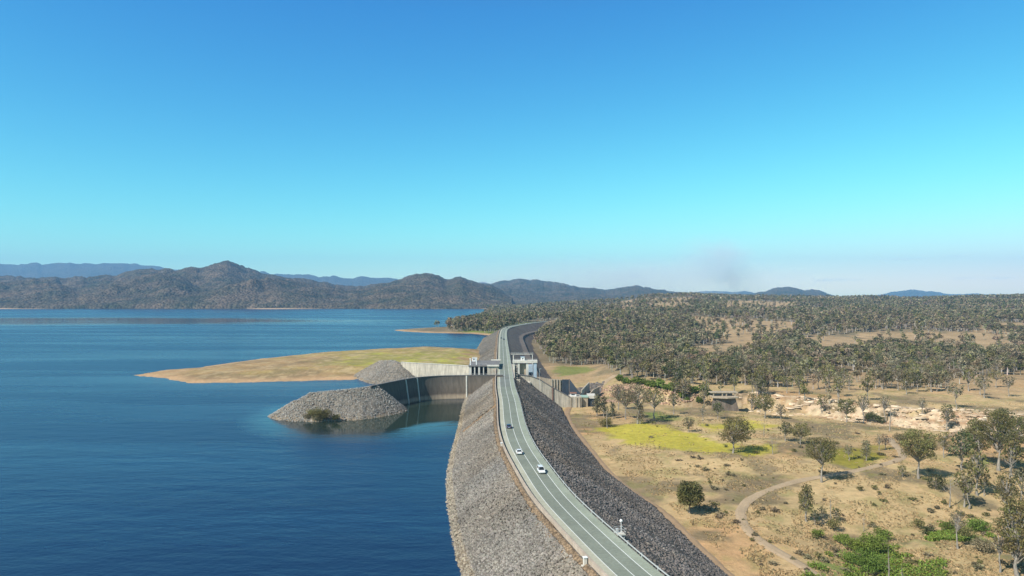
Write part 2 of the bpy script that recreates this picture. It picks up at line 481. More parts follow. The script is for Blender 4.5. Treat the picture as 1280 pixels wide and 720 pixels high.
        base = n.mix(bare, base, (0.19, 0.145, 0.10))
        n.color(n.mix(1.0, base, k, 'MULTIPLY')); n.rough(0.95); n.b.inputs['Specular IOR Level'].default_value = 0.05
        n.bump(n.math('SUBTRACT', 1.0, dd), 9.0 / sc, 0.9)
        return n.m
    M['hill'] = hill('wooded_hillside', (0.040, 0.045, 0.027), (0.125, 0.094, 0.064))
    M['hill_far'] = hill('far_wooded_range', (0.05, 0.055, 0.045), (0.08, 0.075, 0.06), 0.5)
    # vehicles
    def car_paint(name, c):
        n = NT(name); n.color(n.mix(n.noise(n.ocoord(), 3, 3), c, tuple(x * 0.9 for x in c))); n.rough(0.3); n.b.inputs['Coat Weight'].default_value = 0.6; n.b.inputs['Specular IOR Level'].default_value = 0.5
        return n.m
    M['car_white'] = car_paint('white_car_paint', (0.78, 0.78, 0.77))
    M['car_blue'] = car_paint('dark_blue_car_paint', (0.05, 0.075, 0.14))
    M['car_dark'] = car_paint('dark_grey_car_paint', (0.05, 0.05, 0.055))
    M['glass'] = simple('tinted_glass', (0.02, 0.025, 0.03), 0.08, 0.1, 1, 0, 0.6)
    M['rubber'] = simple('tyre_rubber', (0.02, 0.02, 0.02), 0.8, 0.1)
    M['lamp'] = simple('clear_lamp_lens', (0.8, 0.8, 0.78), 0.15, 0.05, 1, 0, 0.6)
    M['redlamp'] = simple('red_lamp_lens', (0.45, 0.02, 0.02), 0.2, 0.05, 1, 0, 0.6)
build_mats()
# ------------------------------------------------------------------ ground sheet
def lerp3(c, t, m): return c * (1 - m[..., None]) + np.array(t) * m[..., None]

yellow_polys = [PW([(752, 537), (767, 531), (800, 528), (832, 531), (862, 541), (890, 551), (918, 557), (912, 568), (890, 567), (850, 560), (805, 557), (782, 552)]),
                PW([(870, 533), (907, 523), (935, 522), (975, 530), (960, 537), (925, 535), (890, 540)]),
                PW([(930, 563), (960, 563), (965, 568), (947, 573), (932, 569)]),
                PW([(1040, 566), (1088, 560), (1120, 563), (1105, 577), (1067, 590), (1038, 584)])]
green_polys = [PW([(805, 513), (825, 513), (857, 520), (842, 526), (805, 521)]),
               PW([(700, 456), (735, 458), (740, 464), (700, 468), (690, 462)], -7),
               PW([(995, 725), (1030, 690), (1062, 678), (1090, 660), (1120, 668), (1130, 700), (1175, 690), (1180, 725)]),
               PW([(1160, 655), (1235, 658), (1250, 670), (1160, 672)])]
tan_polys = [PW(p, z) for p, z in [
    ([(1075, 417), (1150, 416), (1265, 419), (1270, 432), (1200, 434), (1140, 430), (1080, 428)], -6),
    ([(1000, 420), (1080, 418), (1080, 434), (1040, 442), (1015, 430)], -6),
    ([(875, 428), (940, 425), (935, 437), (905, 446), (868, 446), (862, 436)], -7),
    ([(770, 400), (775, 381), (800, 380), (800, 392), (785, 402)], 8),
    ([(800, 386), (865, 388), (870, 396), (810, 396)], 8),
    ([(750, 398), (764, 396), (766, 410), (752, 426), (746, 418)], 2),
    ([(862, 402), (1000, 406), (1000, 414), (940, 420), (880, 416), (860, 410)], 2),
    ([(670, 455), (745, 455), (745, 474), (680, 476)], -7),
    ([(960, 470), (1060, 460), (1130, 470), (1120, 490), (1000, 492)], -10),
    ([(1150, 470), (1300, 462), (1300, 500), (1180, 505)], -10),
    ([(900, 383), (1000, 383), (990, 388), (900, 388)], 25),
    ([(1010, 385), (1060, 385), (1060, 392), (1010, 391)], 25),
    ([(1240, 408), (1290, 408), (1290, 414), (1200, 414)], 0)]]

def land_colour(X, Y, Z):
    n1 = fbm(X / 22, Y / 22, 61, 5); n2 = fbm(X / 70, Y / 70, 63, 5); n3 = fbm(X / 7, Y / 7, 65, 4)
    c = np.zeros(X.shape + (3,)); c[...] = (0.50, 0.355, 0.185)
    c = lerp3(c, (0.50, 0.29, 0.145), sm(0.5, 0.66, n2) * 0.7)       # redder soil
    c = lerp3(c, (0.215, 0.165, 0.10), sm(0.49, 0.60, n1) * 0.85)      # grey brown scrub
    c = lerp3(c, (0.24, 0.225, 0.08), sm(0.56, 0.7, n3) * 0.45)     # olive tinge
    # litter under the woods
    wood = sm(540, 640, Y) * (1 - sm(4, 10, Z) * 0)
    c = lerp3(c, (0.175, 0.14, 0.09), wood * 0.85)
    for p in tan_polys:
        s, _ = polymask(X, Y, p, 1)
        m = sm(-14, 14, s + (n1 - 0.5) * 90)
        c = lerp3(c, (0.46, 0.31, 0.17), m * 0.75)
    # road of stone ledges on the far bank of the creek
    d, sd, _ = polydist(X, Y, creek)
    sg = -d * sd
    m = sm(-2, 4, sg + (n3 - .5) * 6) * (1 - sm(26, 40, sg + (n1 - .5) * 26)) * sm(60, 90, X) * (1 - sm(345, 380, X + (n1 - .5) * 60))
    strata = sm(0.34, 0.5, fbm(X / 26 + n1 * 2, Z * 1.3 + Y / 6, 77, 3))
    stone = np.zeros(X.shape + (3,)); stone[...] = (0.64, 0.48, 0.32)
    stone = lerp3(stone, (0.42, 0.255, 0.15), 1 - strata)
    fine = fbm(X / 2.5, Y / 2.5, 79, 3); stone = stone * (0.72 + 0.5 * fine)[..., None]
    k = (m * (0.35 + 0.65 * sm(165, 215, X)) * sm(0.40, 0.48, n3 + 0.12 * sm(180, 230, X)))[..., None]
    c = c * (1 - k) + stone * k
    for i, p in enumerate(yellow_polys):
        s, _ = polymask(X, Y, p, 1)
        m = sm(-5, 5, s + (n3 - 0.5) * 18 + (n1 - .5) * 14)
        c = lerp3(c, (0.46, 0.39, 0.055) if i < 3 else (0.25, 0.22, 0.03), m * 0.88)
    for i, p in enumerate(green_polys):
        s, _ = polymask(X, Y, p, 1)
        m = sm(-5, 5, s + (n3 - 0.5) * 14)
        c = lerp3(c, (0.15, 0.20, 0.04) if i < 2 else (0.12, 0.19, 0.035), m * 0.75)
    # lake margins left of the dam
    d, sd, _ = polydist(X, Y, AXP)
    L = (sd < 0) | (Y > 1500)
    onpen = (L & (Y < 1000)) * 1.0
    c = lerp3(c, (0.37, 0.24, 0.12), onpen * 0.92)
    c = lerp3(c, (0.36, 0.29, 0.09), onpen * sm(0.50, 0.64, n2) * sm(1.2, 2.2, Z) * 0.5)
    c = lerp3(c, (0.42, 0.42, 0.05), onpen * sm(0.36, 0.5, n1) * sm(-190, -120, X) * (1 - sm(-50, -30, X)) * sm(560, 590, Y) * (1 - sm(700, 770, Y)) * 0.85)
    c = lerp3(c, (0.24, 0.175, 0.10), onpen * sm(0.46, 0.58, n1) * 0.6)
    c = lerp3(c, (0.48, 0.35, 0.20), onpen * sm(0.55, 0.65, n3) * 0.6)
    beach = (1 - sm(0.5, 1.6, Z)) * L
    c = lerp3(c, (0.50, 0.32, 0.18), beach * 0.85)
    sp = (L & (Y > 1000) & (Y < 1400)) * 1.0
    c = lerp3(c, (0.20, 0.24, 0.05), sp * sm(-110, -70, X) * sm(.9, 1.3, Z) * 0.9)
    far = (Y > 3000) & (X < -60)
    c = lerp3(c, (0.45, 0.31, 0.20), far * (1 - sm(5.5, 6.0, Z)) * 0.9)
    # lake floor
    c = lerp3(c, (0.16, 0.13, 0.09), (1 - sm(-1.5, -0.3, Z)) * L * 1.0)
    return c

def polar_sheet():
    az = np.radians(np.arange(-64, 64.01, 0.2))
    r = [70.0]
    while r[-1] < 14500: r.append(r[-1] * (1.0085 if r[-1] < 370 else 1.0042 if r[-1] < 500 else 1.0085 if r[-1] < 4500 else 1.03))
    r = np.array([20.0, 45.0] + r)
    A, Rr = np.meshgrid(az, r)
    X = Rr * np.sin(A); Y = Rr * np.cos(A)
    Z = H(X, Y)
    fine = (fbm(X / 4, Y / 4, 90, 3) - 0.5) * 0.5 * (Rr < 900)
    Z = Z + fine
    # keep the sheet under the concrete and road
    V = np.stack([X, Y, Z], -1).reshape(-1, 3)
    nr, na = X.shape
    i = np.arange(nr * na).reshape(nr, na)
    Q = np.stack([i[:-1, :-1], i[:-1, 1:], i[1:, 1:], i[1:, :-1]], -1).reshape(-1, 4)
    c = land_colour(X, Y, Z).reshape(-1, 3)
    o = mesh_np('ground', V, Q, M['ground'], c, smooth=True)
    tag(o, kind='structure')
    return o
ground = polar_sheet()

# ------------------------------------------------------------------ lake
def lake():
    pts = []
    idx = axis_range(-200, 1440)
    for i in idx[::4]:
        pts.append((AX[i, 0], AX[i, 1]))
    pts = pts + [(80, 1500), (60, 1900), (40, 3300), (40, 3900)]
    mb = MB()
    V = []; Fq = []
    for (x, y) in pts:
        V.append((x, y, 0.0))
    n = len(pts)
    for (x, y) in pts: V.append((-9000.0, y, 0.0))
    fs = [(i, i + 1, n + i + 1, n + i) for i in range(n - 1)]
    mb.add(V, fs)
    o = mb.build('lake', M['water']); tag(o, kind='structure')
    me = o.data
    if me.polygons[0].normal.z < 0: me.flip_normals()
lake()

# ------------------------------------------------------------------ hills
def hill_range(name, prof, Dr, Df, Db, seed, mat, amp=0.5, zb=4.0, cell=1.0, scal=900.0, jag=0.0):
    px = np.array([p[0] for p in prof], float); py = np.array([p[1] for p in prof], float)
    n = int(500 * cell); m = int(110 * cell)
    a = np.linspace(px[0], px[-1], n)
    y = np.interp(a, px, py)
    y = y + (fbm(a / 11.0, a * 0, seed + 2, 4) - .5) * 5.0 * np.clip((372 - y) / 15, 0, 1)
    v = np.linspace(0, 1.6, m)
    A, Vv = np.meshgrid(a, v)
    ridge = np.interp(A, a, y)
    D = np.where(Vv <= 1, Df + (Dr - Df) * Vv, Dr + (Db - Dr) * (Vv - 1) / 0.6)
    wob = (fbm(A / 90.0, Vv * 2, seed + 9, 3) - .5) * (Dr - Df) * 0.3 * np.sin(np.clip(Vv, 0, 1) * math.pi)
    D = D + wob
    X = (A - 640) / F * D; Y = D
    zr = H0 + (370 - ridge) * Dr / F
    shape = np.where(Vv <= 1, np.power(np.clip(Vv, 0, 1), 0.85), 1 - sm(1.0, 1.6, Vv))
    rn = ridged(X / scal, Y / (scal * 1.6), seed, 5)
    k = np.clip(1 - np.abs(Vv - 1) / 0.85, 0, 1)
    f = shape * (1 + (1 - k) * (rn - 0.55) * 2 * amp)
    Z = zb + (zr - zb) * np.clip(f, 0, 1.02)
    Z = Z + (fbm(X / (scal * .12), Y / (scal * .12), seed + 3, 3) - .5) * scal * 0.03 * np.clip(shape * 2, 0, 1)
    Z = Z + jag * (vnoise(X / 14, Y / 14, seed + 5) - .5) * np.clip(shape * 4, 0, 1)
    lim = H0 + (370 - ridge) * D / F - 12 * (1 - k) * (zr > 80) - 2
    Z = np.where(Vv < 0.985, np.minimum(Z, np.maximum(lim, zb)), Z)
    Z = np.where(Vv < 0.02, zb - 8, Z)
    V = np.stack([X, Y, Z], -1).reshape(-1, 3)
    i = np.arange(m * n).reshape(m, n)
    Q = np.stack([i[:-1, :-1], i[:-1, 1:], i[1:, 1:], i[1:, :-1]], -1).reshape(-1, 4)
    o = mesh_np(name, V, Q, mat, None, smooth=True); tag(o, kind='structure'); return o

hill_range('hills', [(-420, 345), (-200, 340), (0, 346), (40, 347), (100, 346), (140, 344.5), (170, 338), (190, 336), (225, 337), (248, 335), (262, 331), (270, 328.5), (284, 326.5), (297, 328.5), (308, 333), (318, 337.5), (330, 341), (360, 346), (400, 352),
                     (430, 358), (450, 357), (480, 353), (500, 349), (515, 344.5), (528, 343), (540, 343), (549, 346.5), (558, 350), (567, 347.5), (577, 346), (588, 350), (606, 355), (625, 362), (640, 372)],
           5600, 3385, 8000, 11, M['hill'], 1.0, scal=620, jag=9)
hill_range('hills', [(-420, 350), (-100, 356), (0, 353), (60, 350), (95, 362), (150, 352), (195, 340), (225, 345), (250, 358), (300, 362), (350, 366), (400, 372), (440, 364), (480, 358), (520, 354), (560, 362), (600, 366), (640, 372)],
           4300, 3400, 5500, 23, M['hill'], 0.8, scal=480, jag=9)
hill_range('hills', [(540, 372), (580, 356), (610, 354), (625, 351), (640, 349.5), (655, 348), (668, 351), (680, 351.5), (700, 354), (715, 357), (740, 361), (755, 363), (770, 361.5), (786, 358), (797, 355.5), (806, 358.5), (814, 361), (830, 363), (870, 366), (900, 369), (940, 374)],
           8200, 5600, 11000, 37, M['hill'], 0.8, scal=1000, jag=10)
hill_range('hills', [(500, 374), (560, 366), (600, 360), (640, 360), (680, 366), (720, 365), (760, 369), (800, 369), (860, 373), (900, 375)],
           6300, 4600, 8000, 39, M['hill'], 0.5, scal=700, jag=10)
hill_range('hills', [(900, 375), (935, 369), (950, 365.5), (960, 363), (972, 360.5), (984, 358.5), (994, 360), (1004, 363.5), (1014, 361.5), (1023, 363), (1036, 368), (1060, 374)],
           9000, 6500, 11000, 41, M['hill'], 0.4, scal=900, jag=9)
hill_range('hills', [(-500, 320), (-200, 335), (-60, 333), (0, 330), (60, 329.5), (100, 328.5), (150, 330), (210, 334), (260, 342), (300, 343), (330, 341), (355, 342.5), (400, 346), (440, 347), (480, 347.5), (520, 352), (560, 353), (640, 354), (700, 358), (760, 364), (800, 368)],
           14500, 11000, 17000, 51, M['hill_far'], 0.4, scal=2200, jag=10)
hill_range('hills', [(820, 368), (860, 366), (890, 364), (910, 365.5), (930, 364), (945, 367), (1000, 371), (1060, 372), (1085, 370.5), (1110, 366.5), (1128, 363.5), (1143, 361.5), (1156, 364), (1180, 368), (1210, 368), (1300, 369), (1500, 366)],
           15500, 12000, 17500, 57, M['hill_far'], 0.35, scal=2200, jag=8)

# ------------------------------------------------------------------ embankment
def zslope_up(s):      # upstream face, s negative
    return 12.9 - (abs(s) - 6.2) / 17.8 * 12.9
def embankment(y0, y1, s_lo, s_hi):
    idx = np.array(axis_range(y0, y1))
    rows = np.arange(idx[0], idx[-1] + 1e-6, 1 / 4)
    k = np.arange(len(AX))
    px = np.interp(rows, k, AX[:, 0]); py = np.interp(rows, k, AX[:, 1]); nx = np.interp(rows, k, NRM[:, 0]); ny = np.interp(rows, k, NRM[:, 1])
    S = []; Tq = []
    if s_lo < -10: S += list(np.linspace(-38, -6.2, 42))
    else: S += [s_lo]
    S += [s for s in (-5.9, -3, 0, 3, 5.2) if s > s_lo]
    Tq = list(np.linspace(0.0, 1.12, 64)[1:])
    S = np.array(S); Tq = np.array(Tq)
    Yr = py[:, None]; T = TOE(py)[:, None]; up = np.interp(py, [500, 560, 800], [1.0, 1.0, 1.35])[:, None]
    sA = np.where(S < -6, -6.2 + (S + 6.2) * up, S + 0 * up); zA = np.where(S < -6, 12.9 - (np.abs(S) - 6.2) / 17.8 * 12.9, 12.85) + 0 * up
    sB = 5.2 + (T - 5.2) * Tq; zB = 12.7 - 24.7 * Tq + 0 * T
    bm_ = (Yr > 560)
    zB = np.where(bm_ & (Tq > 0.44) & (Tq < 0.60), 12.7 - 24.7 * 0.44 - (Tq - 0.44) * 4, np.where(bm_ & (Tq >= 0.60), zB + 1.5, zB))
    s = np.concatenate([sA, sB], 1); z = np.concatenate([zA, zB], 1)
    x = px[:, None] + nx[:, None] * s; y = py[:, None] + ny[:, None] * s
    isB = np.concatenate([np.zeros(len(S), bool), np.ones(len(Tq), bool)])[None, :] & (s > -99)
    isA = (~isB) & (s < -6)
    rg_ = (isA | isB) & ~(isB & bm_ & (np.abs((s - 5.2) / (T - 5.2) - .52) < .08))
    z = z + rg_ * ((vnoise(x / 1.3, y / 1.3, 5) - .5) * 0.6 + (vnoise(x / 14, y / 14, 6) - .5) * 0.7)
    C = np.ones(x.shape + (3,))
    C = np.where((isA & (z < 1.6))[..., None], C * (1.35, 1.2, 1.0), C)
    C = np.where((isA & (s > -8.0))[..., None], np.array([1.5, 1.2, 0.9]), C)
    t = sm(5.5, 2, np.abs(y - (312 + (s + 20) * 0.6) + (vnoise(x / 3, y / 3, 8) - .5) * 6)) * isA * (s > -21) * 0.85
    C = C * (1 - t[..., None]) + np.array([1.9, 1.35, 0.85]) * t[..., None]
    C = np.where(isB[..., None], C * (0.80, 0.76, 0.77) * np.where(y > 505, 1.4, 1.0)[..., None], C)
    q = (s - 5.2) / (T - 5.2)
    t = sm(4.5, 1, np.abs(y - 333 - (s - 20) * .15 + (vnoise(x / 3, y / 3, 8) - .5) * 4)) * isB * (q > .2)
    C = C * (1 - t[..., None]) + np.array([1.25, 1.0, 0.82]) * t[..., None]
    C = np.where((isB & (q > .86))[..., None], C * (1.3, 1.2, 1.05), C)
    V = np.stack([x, y, z], -1).reshape(-1, 3)
    m, n = x.shape
    i = np.arange(m * n).reshape(m, n)
    Q = np.stack([i[:-1, :-1], i[:-1, 1:], i[1:, 1:], i[1:, :-1]], -1).reshape(-1, 4)
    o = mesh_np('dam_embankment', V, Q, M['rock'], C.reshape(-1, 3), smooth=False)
    if o.data.polygons[0].normal.z < 0: o.data.flip_normals()
    tag(o, kind='structure'); return o
embankment(-95, 434, -38, 50)
embankment(431, 474, 0, 50)
embankment(512, 1480, -38, 50)

# loose rocks lying on the faces
def rock_template(rng):
    t = (1 + 5 ** .5) / 2
    V = np.array([(-1, t, 0), (1, t, 0), (-1, -t, 0), (1, -t, 0), (0, -1, t), (0, 1, t), (0, -1, -t), (0, 1, -t), (t, 0, -1), (t, 0, 1), (-t, 0, -1), (-t, 0, 1)], float) / 1.9
    V *= rng.uniform(0.7, 1.3, V.shape)
    Fs = np.array([(0, 11, 5), (0, 5, 1), (0, 1, 7), (0, 7, 10), (0, 10, 11), (1, 5, 9), (5, 11, 4), (11, 10, 2), (10, 7, 6), (7, 1, 8), (3, 9, 4), (3, 4, 2), (3, 2, 6), (3, 6, 8), (3, 8, 9), (4, 9, 5), (2, 4, 11), (6, 2, 10), (8, 6, 7), (9, 8, 1)])
    return V, Fs
def scatter_rocks(name, pos, size, rng, tint=None, base=(0.210, 0.195, 0.172)):
    T, Fs = rock_template(rng)
    N = len(pos); n = len(T)
    ang = rng.uniform(0, 6.28, N); sc = size[:, None] * rng.uniform(0.6, 1.3, (N, 3)) * np.array([1, 1, 0.8])
    V = T[None] * sc[:, None, :]
    c, s = np.cos(ang)[:, None], np.sin(ang)[:, None]
    V = np.stack([V[..., 0] * c - V[..., 1] * s, V[..., 0] * s + V[..., 1] * c, V[..., 2]], -1) + pos[:, None, :]
    Q = (Fs[None] + (np.arange(N) * n)[:, None, None]).reshape(-1, 3)
    k = rng.uniform(0.62, 1.3, (N, 1))
    col = np.array(base)[None] * k * (1 + rng.uniform(-0.025, 0.025, (N, 3)))
    if tint is not None: col = col * tint
    C = np.repeat(col, n, 0)
    o = mesh_np(name, V.reshape(-1, 3), Q, M['riprap'], C); tag(o, kind='stuff'); return o
rng = np.random.default_rng(5)
def slope_rocks(side, N, y0, y1, smin, smax):
    idx = [i for i in axis_range(y0, y1)][:-1]
    w = np.array([1.0 / max(AX[i, 1], 110) for i in idx]); w /= w.sum()
    ii = rng.choice(idx, N, p=w); f = rng.uniform(0, 1, N)
    p = AX[ii] * (1 - f[:, None]) + AX[ii + 1] * f[:, None]; nn = NRM[ii]
    Y = p[:, 1]; q = rng.uniform(0, 1, N)
    if side < 0:
        up = np.interp(Y, [500, 560, 800], [1.0, 1.0, 1.35])
        s = -(smin + (smax - smin) * q); z = 12.9 - (np.abs(s) - 6.2) / 17.8 * 12.9; ss = -6.2 + (s + 6.2) * up
        keep = ~((np.abs(Y - (312 + (ss + 20) * 0.6)) < 3.2) & (ss > -21))
        tint = np.where((z < 1.4)[:, None], np.array([1.3, 1.18, 1.0]), np.array([1.05, 1.0, 0.95]))
    else:
        T = TOE(Y); ss = 5.9 + (T - 5.9) * q; z = 12.7 - 24.7 * (ss - 5.2) / (T - 5.2)
        keep = ~((np.abs(Y - 333 - (ss - 20) * .15) < 2.6) & (ss > 13))
        tint = np.tile(np.array([0.80, 0.76, 0.77]), (N, 1))
        berm = (Y > 540); keep &= ~berm
    x = p[:, 0] + nn[:, 0] * ss; y = p[:, 1] + nn[:, 1] * ss
    big = fbm(x / 12, y / 12, 71, 4)
    tint = tint * (0.55 + 0.9 * big)[:, None] * (1 + (fbm(x / 30, y / 30, 73, 4) - .5)[:, None] * np.array([0.25, 0.05, -.25]))
    pos = np.stack([x, y, z + rng.uniform(-0.1, 0.25, N)], -1)
    size = rng.uniform(0.13, 0.36, N) * (1 + 0.7 * (rng.uniform(0, 1, N) > 0.95))
    return pos[keep], size[keep], tint[keep]
a = slope_rocks(-1, 62000, 95, 434, 7.2, 25.2); scatter_rocks('riprap', a[0], a[1], rng, a[2])
a = slope_rocks(1, 56000, 95, 474, 0, 0); scatter_rocks('riprap', a[0], a[1], rng, a[2])
a = slope_rocks(-1, 6000, 512, 1000, 7.6, 24); scatter_rocks('riprap', a[0], a[1], rng, a[2])

# rock mounds at the ends of the training walls
def mound(ridge, slope, x0, x1, y0, y1, N, seed, cut=None):
    xs = np.arange(x0, x1, 0.8); ys = np.arange(y0, y1, 0.8)
    def hh(X, Y):
        best = np.full(X.shape, -50.0); ex = np.maximum(X + 77, 0) * 0.4 if x1 == -40 else 0
        for (ax, ay, az), (bx, by, bz) in zip(ridge[:-1], ridge[1:]):
            dx, dy = bx - ax, by - ay
            t = np.clip(((X - ax) * dx + (Y - ay) * dy) / (dx * dx + dy * dy), 0, 1)
            d = np.hypot(X - ax - t * dx, Y - ay - t * dy)
            best = np.maximum(best, az + (bz - az) * t - np.maximum(d + ex - 1.5, 0) / slope)
        return best
    X, Y = np.meshgrid(xs, ys)
    Z = hh(X, Y) + (vnoise(X / 1.6, Y / 1.6, seed) - .5) * 0.9 + (fbm(X / 12, Y / 12, seed + 1) - .5) * 1.6
    Z = np.maximum(Z, -6)
    if cut is not None: Z = np.where(cut(X, Y), -6, Z)
    V = np.stack([X, Y, Z], -1).reshape(-1, 3)
    i = np.arange(X.size).reshape(X.shape)
    Q = np.stack([i[:-1, :-1], i[:-1, 1:], i[1:, 1:], i[1:, :-1]], -1).reshape(-1, 4)
    C = np.tile(np.array([1.5, 1.47, 1.42]), (len(V), 1))
    C[V[:, 2] < 1.3] *= (1.15, 1.05, 0.92)
    o = mesh_np('rock_mound', V, Q, M['rock'], C); tag(o, kind='structure')
    px = rng.uniform(x0, x1, N); py = rng.uniform(y0, y1, N); pz = hh(px, py)
    k = pz > -0.4
    if cut is not None: k &= ~cut(px, py)
    pos = np.stack([px, py, pz + 0.1], -1)[k]
    scatter_rocks('riprap', pos, rng.uniform(0.14, 0.40, len(pos)), rng, base=(0.335, 0.315, 0.285))
    return hh
WALL1 = [(-77, 378), (-71, 392), (-63, 409), (-56, 419), (-46, 426), (-34, 429), (-18, 430.5), (-5.5, 431)]
WALL2 = [(-82, 515), (-70, 508), (-55, 501), (-42, 494), (-29.5, 487)]
def right_of_wall1(X, Y):
    # keep the mound out of the channel behind the wall
    d, sd, arc = polydist(X, Y, WALL1)
    return (sd < 0) & (arc > 8.0)
m1 = mound([(-74, 383, 13.6), (-85, 375, 13.0), (-97, 370, 12.4), (-106, 369.5, 11.6), (-114, 368, 7.6), (-121, 365, 2.6)], 1.62, -155, -40, 335, 425, 26000, 301, right_of_wall1)
m2 = mound([(-84, 517, 13.2), (-92, 534, 13.5), (-103, 548, 12.0)], 1.75, -140, -56, 476, 585, 14000, 311)
# ------------------------------------------------------------------ road along the crest
def ribbon(name, s0, s1, z, y0, y1, mat, dash=None):
    idx = axis_range(y0, y1)
    mb = MB()
    def sec(i): return [off(i, s0) + (z,), off(i, s1) + (z,)]
    if dash is None:
        mb.strip([sec(i) for i in idx])
    o = mb.build(name, mat); tag(o, kind='structure')
    me = o.data
    if me.polygons[0].normal.z < 0: me.flip_normals()
    return o
YE = 1715
def zfar(z): return z
ribbon('road', -2.95, 2.95, 12.95, -95, 392, M['asphalt'])
ribbon('road', -2.95, 2.95, 12.953, 384, 448, M['asphalt_dark'])
ribbon('road', -2.95, 2.95, 12.95, 430, YE, M['asphalt'])
ribbon('road_shoulder', -5.3, -2.95, 12.95, -95, YE, M['shoulder'])
ribbon('road_shoulder', 2.95, 5.2, 12.95, -95, YE, M['asphalt_pale'])
ribbon('parapet_shade_strip', -5.3, -4.75, 12.954, -95, YE, M['parapet_shade'])  # parapet's cast shadow painted as a dark strip on the shoulder
for s in (-2.95, 0.0, 2.95):
    ribbon('road_marking', s - 0.075, s + 0.075, 12.956, -95, YE, M['paint'])

def rail_solid(name, s0, s1, z0, z1, y0, y1, mat):
    idx = axis_range(y0, y1); mb = MB()
    secs = [[off(i, s0) + (z0,), off(i, s1) + (z0,), off(i, s1 ) + (z1,), off(i, s0) + (z1,)] for i in idx]
    mb.strip(secs, closed=True)
    return mb, mb.build(name, mat)
for (y0, y1, lb) in ((-95, 434, 'long tan concrete parapet on the lake side of the crest road, nearest stretch'), (431, 513, 'short concrete parapet beside the road where it crosses the spillway'), (512, 1440, 'far concrete parapet on the lake side of the road beyond the spillway')):
    t = empty('parapet_wall', (0, 0, 0)); tag(t, lb, 'wall')
    _, w = rail_solid('wall_panel', -5.68, -5.36, 12.3, 13.75, y0, y1, M['wave']); w.parent = t
    _, c = rail_solid('coping', -5.76, -5.28, 13.753, 13.87, y0, y1, M['wave']); c.parent = t
def guard_rail(y0, y1, label):
    t = empty('guard_rail'); tag(t, label, 'guard rail', 'white rails along the valley side of the road')
    _, a = rail_solid('rail', 5.12, 5.20, 13.42, 13.68, y0, y1, M['steel']); a.parent = t
    idx = axis_range(y0, y1); mb = MB()
    step = 1 if y1 < 500 else 2
    for i in idx[::step]:
        x, y = off(i, 5.29)
        mb.box(x - 0.07, x + 0.07, y - 0.07, y + 0.07, 12.7, 13.75)
    p = mb.build('post_row', M['steel'], t); p['kind'] = 'stuff'
guard_rail(-95, 431, 'white guard rail on the valley side of the near road')
guard_rail(431, 1440, 'white guard rail on the valley side of the road beyond the spillway')

# instrument pillars by the parapet and rail
def near_axis(Y): return int(np.argmin(np.abs(AX[:, 1] - Y) + (AX[:, 1] > 1500) * 1e5))
def pillar_box(px, py, side, label):
    Y = P(px, py, 13.5)[1]; i = near_axis(Y); x, y = off(i, side)
    t = empty('instrument_pillar', (x, y, 12.6), math.atan2(TAN[i, 1], TAN[i, 0])); tag(t, label, 'pillar')
    t.scale = (.7, .7, .75)
    mb = MB(); mb.box(-0.45, 0.45, -0.45, 0.45, -0.6, 1.75); mb.build('plinth', M['conc_white'], t, bevel=0.03)
    mb = MB(); mb.box(-0.6, 0.6, -0.6, 0.6, 1.753, 1.95); mb.build('cap', M['white'], t, bevel=0.03)
    if py < 600: return
    mb = MB()
    for k in range(4): mb.box(-0.5, 0.5, 0.55 + 0.4 * k, 0.95 + 0.4 * k, -1.4 - 0.3 * k, -0.1 - 0.3 * k)
    mb.build('steps', M['conc_white'], t)
pillar_box(741, 704, -6.25, 'pale concrete pillar with steps on the lake side of the parapet, nearest the viewer')
pillar_box(631, 556.5, -6.0, 'small white pillar on the tan parapet beside the dark blue and white cars')
def device(px, py):
    Y = P(px, py, 13.5)[1]; i = near_axis(Y); x, y = off(i, 6.6)
    t = empty('monitoring_station', (x, y, 11.9), math.atan2(TAN[i, 1], TAN[i, 0])); tag(t, 'white domed monitoring mast on a small railed platform outside the guard rail', 'mast')
    mb = MB(); mb.box(-1.1, 1.1, -0.9, 0.9, 0.75, 0.95); mb.box(-.9, -.7, -.7, -.5, -1.5, .75); mb.box(.7, .9, -.7, -.5, -2.0, .75); mb.box(.7, .9, .5, .7, -1, .75); mb.build('platform', M['conc_white'], t)
    mb = MB()
    for (a, b, c, d) in ((-1.1, -.9, 1.1, -.9), (1.1, -.9, 1.1, .9), (-1.1, -.9, -1.1, .9)):
        for z in (1.45, 2.0): mb.tube((a, b, z), (c, d, z), .035, n=6)
        mb.tube((a, b, .95), (a, b, 2.0), .04, n=6); mb.tube((c, d, .95), (c, d, 2.0), .04, n=6)
    mb.build('railing', M['steel'], t)
    mb = MB(); mb.tube((0, -.3, .95), (0, -.3, 3.3), .07, n=8); mb.build('mast_pole', M['white'], t)
    mb = MB()
    secs = []
    for k in range(7):
        a = k / 6 * math.pi; r = max(.34 * math.sin(a), .01)
        secs.append([(r * math.cos(q * math.pi / 5), -.3 + r * math.sin(q * math.pi / 5), 3.5 - .3 * math.cos(a)) for q in range(10)])
    mb.strip(secs, closed=True, caps=False); mb.build('dome', M['white'], t, smooth=True)
    mb = MB(); mb.box(.4, .9, .1, .6, .95, 1.75); mb.build('cabinet', M['steel'], t, bevel=.03)
device(768, 665)

